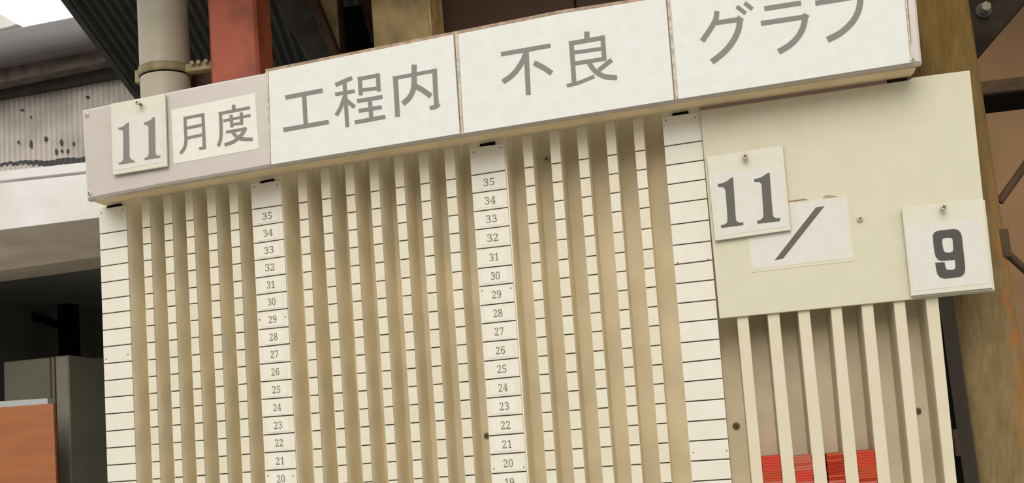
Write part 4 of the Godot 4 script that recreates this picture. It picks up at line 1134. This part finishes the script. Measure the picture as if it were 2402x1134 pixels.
	strokes("character", [
		[Vector2(0.0654, 2.2164), Vector2(0.0647, 2.2134), Vector2(0.0641, 2.2104), Vector2(0.0635, 2.2078), Vector2(0.0625, 2.2052), Vector2(0.0611, 2.2025), Vector2(0.0593, 2.1998), Vector2(0.0572, 2.1968), Vector2(0.0546, 2.1933), Vector2(0.0514, 2.1893), Vector2(0.0478, 2.185), Vector2(0.044, 2.1804), Vector2(0.0402, 2.1759), Vector2(0.046, 2.1706), Vector2(0.0497, 2.175), Vector2(0.0536, 2.1796), Vector2(0.0573, 2.1841), Vector2(0.0605, 2.1882), Vector2(0.0632, 2.1918), Vector2(0.0655, 2.195), Vector2(0.0676, 2.1982), Vector2(0.0694, 2.2016), Vector2(0.0707, 2.2051), Vector2(0.0715, 2.2085), Vector2(0.0721, 2.2115), Vector2(0.0728, 2.2144)],
		[Vector2(0.0659, 2.1945), Vector2(0.0999, 2.1949), Vector2(0.0997, 2.202), Vector2(0.0657, 2.2016)],
		[Vector2(0.0963, 2.2011), Vector2(0.0959, 2.1982), Vector2(0.0955, 2.1953), Vector2(0.0951, 2.1927), Vector2(0.0945, 2.1901), Vector2(0.0935, 2.1872), Vector2(0.0923, 2.1842), Vector2(0.0909, 2.1811), Vector2(0.0893, 2.1781), Vector2(0.0874, 2.175), Vector2(0.0853, 2.1719), Vector2(0.083, 2.1689), Vector2(0.0805, 2.1659), Vector2(0.0779, 2.1631), Vector2(0.0751, 2.1603), Vector2(0.072, 2.1576), Vector2(0.0686, 2.1549), Vector2(0.0647, 2.1522), Vector2(0.0604, 2.1494), Vector2(0.0558, 2.1466), Vector2(0.0512, 2.1438), Vector2(0.0556, 2.1361), Vector2(0.0601, 2.139), Vector2(0.0647, 2.1418), Vector2(0.0693, 2.1447), Vector2(0.0735, 2.1477), Vector2(0.0773, 2.1506), Vector2(0.0806, 2.1536), Vector2(0.0838, 2.1566), Vector2(0.0867, 2.1598), Vector2(0.0895, 2.1631), Vector2(0.0921, 2.1665), Vector2(0.0944, 2.17), Vector2(0.0965, 2.1734), Vector2(0.0984, 2.1769), Vector2(0.1, 2.1804), Vector2(0.1014, 2.1839), Vector2(0.1026, 2.1874), Vector2(0.1034, 2.1908), Vector2(0.1039, 2.194), Vector2(0.1042, 2.1969), Vector2(0.1046, 2.1997)],
		[Vector2(0.0988, 2.2048), Vector2(0.1062, 2.1973), Vector2(0.1039, 2.1951), Vector2(0.0957, 2.2011)],
		[Vector2(0.0961, 2.2164), Vector2(0.1076, 2.2042), Vector2(0.1116, 2.2084), Vector2(0.1002, 2.2206)],
		[Vector2(0.108, 2.2202), Vector2(0.1179, 2.2094), Vector2(0.122, 2.2136), Vector2(0.112, 2.2244)]], 0.0767, M.ink, panels[2])
	strokes("character", [
		[Vector2(0.1371, 2.2059), Vector2(0.1898, 2.2073), Vector2(0.1896, 2.2146), Vector2(0.1369, 2.2133)],
		[Vector2(0.1298, 2.1845), Vector2(0.1931, 2.1858), Vector2(0.1929, 2.1931), Vector2(0.1296, 2.1918)],
		[Vector2(0.1893, 2.1927), Vector2(0.1887, 2.1899), Vector2(0.1882, 2.1873), Vector2(0.1876, 2.1848), Vector2(0.1869, 2.1823), Vector2(0.1859, 2.1797), Vector2(0.1849, 2.1771), Vector2(0.1836, 2.1745), Vector2(0.1822, 2.172), Vector2(0.1806, 2.1694), Vector2(0.1787, 2.1669), Vector2(0.1767, 2.1644), Vector2(0.1745, 2.1621), Vector2(0.1719, 2.1597), Vector2(0.1691, 2.1574), Vector2(0.1661, 2.1553), Vector2(0.1629, 2.1533), Vector2(0.1595, 2.1515), Vector2(0.1558, 2.1498), Vector2(0.1519, 2.1481), Vector2(0.1479, 2.1464), Vector2(0.1511, 2.1383), Vector2(0.155, 2.14), Vector2(0.159, 2.1416), Vector2(0.163, 2.1434), Vector2(0.1669, 2.1455), Vector2(0.1706, 2.1478), Vector2(0.174, 2.1503), Vector2(0.1772, 2.1529), Vector2(0.1801, 2.1556), Vector2(0.1828, 2.1584), Vector2(0.1852, 2.1613), Vector2(0.1873, 2.1642), Vector2(0.1892, 2.1672), Vector2(0.1909, 2.1702), Vector2(0.1924, 2.1733), Vector2(0.1936, 2.1763), Vector2(0.1947, 2.1794), Vector2(0.1956, 2.1824), Vector2(0.1963, 2.1853), Vector2(0.1969, 2.188), Vector2(0.1974, 2.1906)],
		[Vector2(0.1918, 2.1955), Vector2(0.1994, 2.19), Vector2(0.1974, 2.1879), Vector2(0.1887, 2.1915)]], 0.0767, M.ink, panels[2])
	strokes("character", [
		[Vector2(0.2098, 2.2038), Vector2(0.2728, 2.2058), Vector2(0.2727, 2.2134), Vector2(0.2096, 2.2114)],
		[Vector2(0.2704, 2.2136), Vector2(0.2697, 2.21), Vector2(0.269, 2.2064), Vector2(0.2684, 2.203), Vector2(0.2676, 2.1999), Vector2(0.2669, 2.1971), Vector2(0.2661, 2.1945), Vector2(0.2652, 2.1921), Vector2(0.2641, 2.1895), Vector2(0.2626, 2.1867), Vector2(0.2609, 2.1838), Vector2(0.259, 2.181), Vector2(0.257, 2.1784), Vector2(0.2549, 2.176), Vector2(0.2525, 2.1738), Vector2(0.2499, 2.1715), Vector2(0.2472, 2.1693), Vector2(0.2444, 2.1672), Vector2(0.2415, 2.1652), Vector2(0.2385, 2.1634), Vector2(0.2352, 2.1616), Vector2(0.2315, 2.1599), Vector2(0.2273, 2.1583), Vector2(0.2228, 2.1567), Vector2(0.2184, 2.1551), Vector2(0.2212, 2.1463), Vector2(0.2256, 2.148), Vector2(0.2301, 2.1496), Vector2(0.2346, 2.1513), Vector2(0.2388, 2.1532), Vector2(0.2426, 2.1552), Vector2(0.246, 2.1574), Vector2(0.2492, 2.1596), Vector2(0.2522, 2.1618), Vector2(0.2552, 2.1642), Vector2(0.2581, 2.1667), Vector2(0.2609, 2.1694), Vector2(0.2635, 2.1723), Vector2(0.2659, 2.1754), Vector2(0.2681, 2.1787), Vector2(0.27, 2.182), Vector2(0.2717, 2.1852), Vector2(0.2731, 2.1883), Vector2(0.2742, 2.1914), Vector2(0.2752, 2.1944), Vector2(0.276, 2.1975), Vector2(0.2768, 2.201), Vector2(0.2775, 2.2046), Vector2(0.2782, 2.2083), Vector2(0.2789, 2.2118)]], 0.0767, M.ink, panels[2])
	# month sheet
	st = start()
	prism(st, [Vector2(-0.7773, 2.1735), Vector2(-0.6405, 2.1832), Vector2(-0.6391, 2.0948), Vector2(-0.7765, 2.0872)], 0.0748, 0.0756, 0.0002)
	var ms := obj("month_sheet", st, M.month, t)
	strokes("character", [
		[Vector2(-0.7572, 2.1595), Vector2(-0.7573, 2.1545), Vector2(-0.7574, 2.1494), Vector2(-0.7575, 2.1444), Vector2(-0.7575, 2.1398), Vector2(-0.7575, 2.1356), Vector2(-0.7573, 2.1317), Vector2(-0.7572, 2.1282), Vector2(-0.7573, 2.1251), Vector2(-0.7575, 2.1223), Vector2(-0.7578, 2.1198), Vector2(-0.7582, 2.1175), Vector2(-0.7587, 2.1155), Vector2(-0.7592, 2.1138), Vector2(-0.7597, 2.1125), Vector2(-0.7604, 2.1113), Vector2(-0.7612, 2.11), Vector2(-0.7623, 2.1086), Vector2(-0.7637, 2.1072), Vector2(-0.7652, 2.1057), Vector2(-0.7667, 2.1041), Vector2(-0.7631, 2.1007), Vector2(-0.7616, 2.1022), Vector2(-0.7601, 2.1037), Vector2(-0.7585, 2.1053), Vector2(-0.7572, 2.107), Vector2(-0.7561, 2.1087), Vector2(-0.7553, 2.1103), Vector2(-0.7546, 2.112), Vector2(-0.754, 2.114), Vector2(-0.7535, 2.1162), Vector2(-0.753, 2.1187), Vector2(-0.7526, 2.1214), Vector2(-0.7524, 2.1245), Vector2(-0.7524, 2.1279), Vector2(-0.7525, 2.1315), Vector2(-0.7526, 2.1353), Vector2(-0.7527, 2.1394), Vector2(-0.7526, 2.144), Vector2(-0.7526, 2.1489), Vector2(-0.7525, 2.154), Vector2(-0.7524, 2.159)],
		[Vector2(-0.757, 2.1554), Vector2(-0.7234, 2.1575), Vector2(-0.724, 2.1618), Vector2(-0.7576, 2.1598)],
		[Vector2(-0.7283, 2.162), Vector2(-0.7283, 2.1316), Vector2(-0.7284, 2.105), Vector2(-0.7233, 2.1046), Vector2(-0.7232, 2.1312), Vector2(-0.7232, 2.1616)],
		[Vector2(-0.7338, 2.1043), Vector2(-0.723, 2.1048), Vector2(-0.7236, 2.1093), Vector2(-0.7344, 2.1088)],
		[Vector2(-0.7539, 2.1391), Vector2(-0.7265, 2.1413), Vector2(-0.7272, 2.1457), Vector2(-0.7546, 2.1434)],
		[Vector2(-0.753, 2.1234), Vector2(-0.7272, 2.1257), Vector2(-0.7279, 2.13), Vector2(-0.7538, 2.1277)]], 0.0758, M.ink, ms)
	strokes("character", [
		[Vector2(-0.6784, 2.1691), Vector2(-0.6785, 2.16), Vector2(-0.6727, 2.1596), Vector2(-0.6727, 2.1687)],
		[Vector2(-0.7001, 2.1554), Vector2(-0.6494, 2.1587), Vector2(-0.6501, 2.1634), Vector2(-0.7007, 2.1602)],
		[Vector2(-0.7002, 2.1593), Vector2(-0.7001, 2.1552), Vector2(-0.6999, 2.151), Vector2(-0.6998, 2.1469), Vector2(-0.6998, 2.1428), Vector2(-0.6998, 2.1385), Vector2(-0.6999, 2.134), Vector2(-0.7001, 2.1298), Vector2(-0.7004, 2.1261), Vector2(-0.7006, 2.1231), Vector2(-0.7009, 2.1208), Vector2(-0.7014, 2.1187), Vector2(-0.7019, 2.1166), Vector2(-0.7027, 2.1144), Vector2(-0.7036, 2.1122), Vector2(-0.7047, 2.11), Vector2(-0.7057, 2.1077), Vector2(-0.7011, 2.1054), Vector2(-0.7001, 2.1076), Vector2(-0.699, 2.1099), Vector2(-0.6979, 2.1123), Vector2(-0.6971, 2.1148), Vector2(-0.6964, 2.1172), Vector2(-0.696, 2.1196), Vector2(-0.6956, 2.1222), Vector2(-0.6953, 2.1253), Vector2(-0.6951, 2.1291), Vector2(-0.6949, 2.1335), Vector2(-0.6948, 2.138), Vector2(-0.6947, 2.1424), Vector2(-0.6947, 2.1466), Vector2(-0.6949, 2.1508), Vector2(-0.695, 2.1549), Vector2(-0.6951, 2.1591)],
		[Vector2(-0.6928, 2.1435), Vector2(-0.6492, 2.1468), Vector2(-0.6498, 2.1509), Vector2(-0.6935, 2.1476)],
		[Vector2(-0.6827, 2.1537), Vector2(-0.6826, 2.1338), Vector2(-0.6777, 2.1335), Vector2(-0.6779, 2.1534)],
		[Vector2(-0.6662, 2.1554), Vector2(-0.6666, 2.1358), Vector2(-0.6618, 2.1354), Vector2(-0.6614, 2.155)],
		[Vector2(-0.6807, 2.136), Vector2(-0.6634, 2.1363), Vector2(-0.6638, 2.1404), Vector2(-0.681, 2.1401)],
		[Vector2(-0.6894, 2.1251), Vector2(-0.6567, 2.1266), Vector2(-0.6572, 2.1309), Vector2(-0.69, 2.1294)],
		[Vector2(-0.6606, 2.1317), Vector2(-0.6616, 2.1299), Vector2(-0.6626, 2.128), Vector2(-0.6636, 2.1263), Vector2(-0.6648, 2.1247), Vector2(-0.6662, 2.1231), Vector2(-0.6679, 2.1215), Vector2(-0.6697, 2.1199), Vector2(-0.6716, 2.1184), Vector2(-0.6736, 2.1169), Vector2(-0.6755, 2.1154), Vector2(-0.6775, 2.1142), Vector2(-0.6799, 2.1131), Vector2(-0.6829, 2.1122), Vector2(-0.6863, 2.1114), Vector2(-0.6901, 2.1106), Vector2(-0.6938, 2.1099), Vector2(-0.6924, 2.1048), Vector2(-0.6887, 2.1055), Vector2(-0.6849, 2.1063), Vector2(-0.6811, 2.1071), Vector2(-0.6777, 2.1082), Vector2(-0.6748, 2.1096), Vector2(-0.6723, 2.1111), Vector2(-0.6702, 2.1127), Vector2(-0.6682, 2.1142), Vector2(-0.6661, 2.1158), Vector2(-0.6641, 2.1176), Vector2(-0.6623, 2.1194), Vector2(-0.6606, 2.1213), Vector2(-0.6591, 2.1233), Vector2(-0.658, 2.1252), Vector2(-0.657, 2.1271), Vector2(-0.6559, 2.129)],
		[Vector2(-0.6821, 2.1254), Vector2(-0.6802, 2.1228), Vector2(-0.6782, 2.1199), Vector2(-0.6761, 2.1171), Vector2(-0.6739, 2.1147), Vector2(-0.6716, 2.113), Vector2(-0.6693, 2.1119), Vector2(-0.6669, 2.1111), Vector2(-0.6642, 2.1104), Vector2(-0.6606, 2.1097), Vector2(-0.6565, 2.1092), Vector2(-0.6523, 2.1086), Vector2(-0.6482, 2.1081), Vector2(-0.6479, 2.1133), Vector2(-0.652, 2.1138), Vector2(-0.6562, 2.1143), Vector2(-0.6601, 2.1149), Vector2(-0.6634, 2.1155), Vector2(-0.6659, 2.1161), Vector2(-0.6676, 2.1167), Vector2(-0.669, 2.1174), Vector2(-0.6705, 2.1185), Vector2(-0.6722, 2.1203), Vector2(-0.674, 2.1227), Vector2(-0.676, 2.1255), Vector2(-0.6779, 2.1283)]], 0.0758, M.ink, ms)
	screw(t, Vector3(-0.9162, 2.1826, 0.0752), 0.0036, M.screw)
	screw(t, Vector3(-0.916, 2.0572, 0.0752), 0.0036, M.screw)
	screw(t, Vector3(0.3335, 2.1061, 0.0757), 0.0034, M.screw)
	screw(t, Vector3(-0.8223, 2.1858, 0.096), 0.0042, M.screw, 0.02)

func card(label: String, q: Array, z: float, th: float, paper: Array, group: String) -> Node3D:
	var t := thing("number_card", label, "card", Vector3(q[3].x, q[3].y, z), group)
	var st := start()
	prism(st, q, z, z + th, 0.0006)
	obj("card", st, M.card, t)
	st = start()
	prism(st, paper, z + th - 0.0001, z + th + 0.0004)
	obj("paper", st, M.paper, t)
	return t

func cards() -> void:
	var c1 := card("left number card reading 11, hung on the grey end of the header", [Vector2(-0.873, 2.1938), Vector2(-0.783, 2.1986), Vector2(-0.7844, 2.0832), Vector2(-0.8733, 2.0796)], 0.0785, 0.0045, [Vector2(-0.8685, 2.1713), Vector2(-0.7891, 2.1753), Vector2(-0.7892, 2.0905), Vector2(-0.8694, 2.0866)], "hanging number cards")
	strokes("digit", [[Vector2(-0.8434, 2.1605), Vector2(-0.8437, 2.1338), Vector2(-0.8444, 2.1064), Vector2(-0.8426, 2.1014), Vector2(-0.8363, 2.0976), Vector2(-0.8364, 2.0956), Vector2(-0.8619, 2.0951), Vector2(-0.8621, 2.0978), Vector2(-0.8569, 2.0989), Vector2(-0.8546, 2.1028), Vector2(-0.853, 2.147), Vector2(-0.855, 2.1494), Vector2(-0.8587, 2.1504), Vector2(-0.8611, 2.1514), Vector2(-0.861, 2.1534), Vector2(-0.8555, 2.1539), Vector2(-0.8498, 2.1565), Vector2(-0.846, 2.1594)]], 0.0837, M.ink, c1)
	strokes("digit", [[Vector2(-0.8007, 2.1635), Vector2(-0.8019, 2.106), Vector2(-0.7996, 2.1015), Vector2(-0.7941, 2.1009), Vector2(-0.7943, 2.0981), Vector2(-0.8196, 2.0972), Vector2(-0.8205, 2.0997), Vector2(-0.8149, 2.1016), Vector2(-0.8127, 2.1061), Vector2(-0.8115, 2.1478), Vector2(-0.8129, 2.1516), Vector2(-0.8153, 2.1529), Vector2(-0.8188, 2.1533), Vector2(-0.8189, 2.1562), Vector2(-0.8133, 2.1574), Vector2(-0.8083, 2.1594), Vector2(-0.8042, 2.1623)]], 0.0837, M.ink, c1)
	var c2 := card("right number card reading 11, hung at the left end of the date panel", [Vector2(0.0316, 2.0146), Vector2(0.144, 2.0182), Vector2(0.1406, 1.8908), Vector2(0.0302, 1.8869)], 0.009, 0.005, [Vector2(0.0376, 1.9854), Vector2(0.1391, 1.9885), Vector2(0.1369, 1.8968), Vector2(0.0343, 1.893)], "hanging number cards")
	strokes("digit", [[Vector2(0.0666, 1.9786), Vector2(0.0638, 1.9189), Vector2(0.064, 1.9128), Vector2(0.0683, 1.91), Vector2(0.0738, 1.9097), Vector2(0.0735, 1.9057), Vector2(0.041, 1.905), Vector2(0.0412, 1.909), Vector2(0.0479, 1.9099), Vector2(0.0509, 1.9129), Vector2(0.052, 1.923), Vector2(0.0533, 1.9583), Vector2(0.0529, 1.9627), Vector2(0.0502, 1.9658), Vector2(0.0434, 1.9667), Vector2(0.0435, 1.9711), Vector2(0.0495, 1.9713), Vector2(0.0556, 1.9731), Vector2(0.0606, 1.9759), Vector2(0.0632, 1.9779)]], 0.0147, M.ink_dark, c2)
	strokes("digit", [[Vector2(0.1201, 1.9791), Vector2(0.1174, 1.9169), Vector2(0.1182, 1.9128), Vector2(0.1214, 1.9104), Vector2(0.1273, 1.9101), Vector2(0.1265, 1.9057), Vector2(0.0941, 1.9054), Vector2(0.0941, 1.9094), Vector2(0.0999, 1.9108), Vector2(0.1036, 1.9144), Vector2(0.1042, 1.9198), Vector2(0.1065, 1.9589), Vector2(0.1064, 1.9643), Vector2(0.1041, 1.9671), Vector2(0.0964, 1.968), Vector2(0.0968, 1.9723), Vector2(0.1038, 1.9728), Vector2(0.11, 1.9748), Vector2(0.1149, 1.9777), Vector2(0.1173, 1.9791)]], 0.0147, M.ink_dark, c2)
	var c3 := card("number card reading 9, hung at the right end of the date panel", [Vector2(0.3, 1.9053), Vector2(0.4133, 1.9051), Vector2(0.4087, 1.7766), Vector2(0.2962, 1.7768)], 0.0125, 0.0045, [Vector2(0.3013, 1.8766), Vector2(0.4074, 1.8764), Vector2(0.4045, 1.7837), Vector2(0.3009, 1.7835)], "hanging number cards")
	var st := start()
	prism(st, [Vector2(0.3028, 1.905), Vector2(0.4165, 1.9044), Vector2(0.412, 1.7741), Vector2(0.2987, 1.7748)], 0.0075, 0.012, 0.0006)
	obj("spare_card", st, M.card, c3)
	strokes("digit", [[Vector2(0.3373, 1.8603), Vector2(0.3391, 1.8635), Vector2(0.3426, 1.8654), Vector2(0.3479, 1.8662), Vector2(0.3668, 1.8663), Vector2(0.3725, 1.8646), Vector2(0.3757, 1.8601), Vector2(0.3767, 1.8545), Vector2(0.3752, 1.8097), Vector2(0.3736, 1.8025), Vector2(0.3698, 1.7981), Vector2(0.3637, 1.7967), Vector2(0.3456, 1.7966), Vector2(0.3394, 1.7986), Vector2(0.3362, 1.8037), Vector2(0.3353, 1.8099), Vector2(0.3352, 1.8206), Vector2(0.3482, 1.8201), Vector2(0.3483, 1.8119), Vector2(0.3499, 1.8088), Vector2(0.3575, 1.808), Vector2(0.3609, 1.8092), Vector2(0.3624, 1.8132), Vector2(0.3627, 1.822), Vector2(0.3439, 1.8224), Vector2(0.3396, 1.8245), Vector2(0.3371, 1.8295), Vector2(0.3363, 1.8357), Vector2(0.3365, 1.8494), Vector2(0.3484, 1.8481), Vector2(0.3489, 1.8398), Vector2(0.3494, 1.8357), Vector2(0.3519, 1.8336), Vector2(0.3584, 1.833), Vector2(0.3614, 1.8344), Vector2(0.3627, 1.8383), Vector2(0.3634, 1.8491), Vector2(0.3633, 1.8526), Vector2(0.3607, 1.8545), Vector2(0.3529, 1.8548), Vector2(0.3502, 1.854), Vector2(0.3489, 1.8514), Vector2(0.3485, 1.8482), Vector2(0.3365, 1.8495)]], 0.0177, M.ink_black, c3)
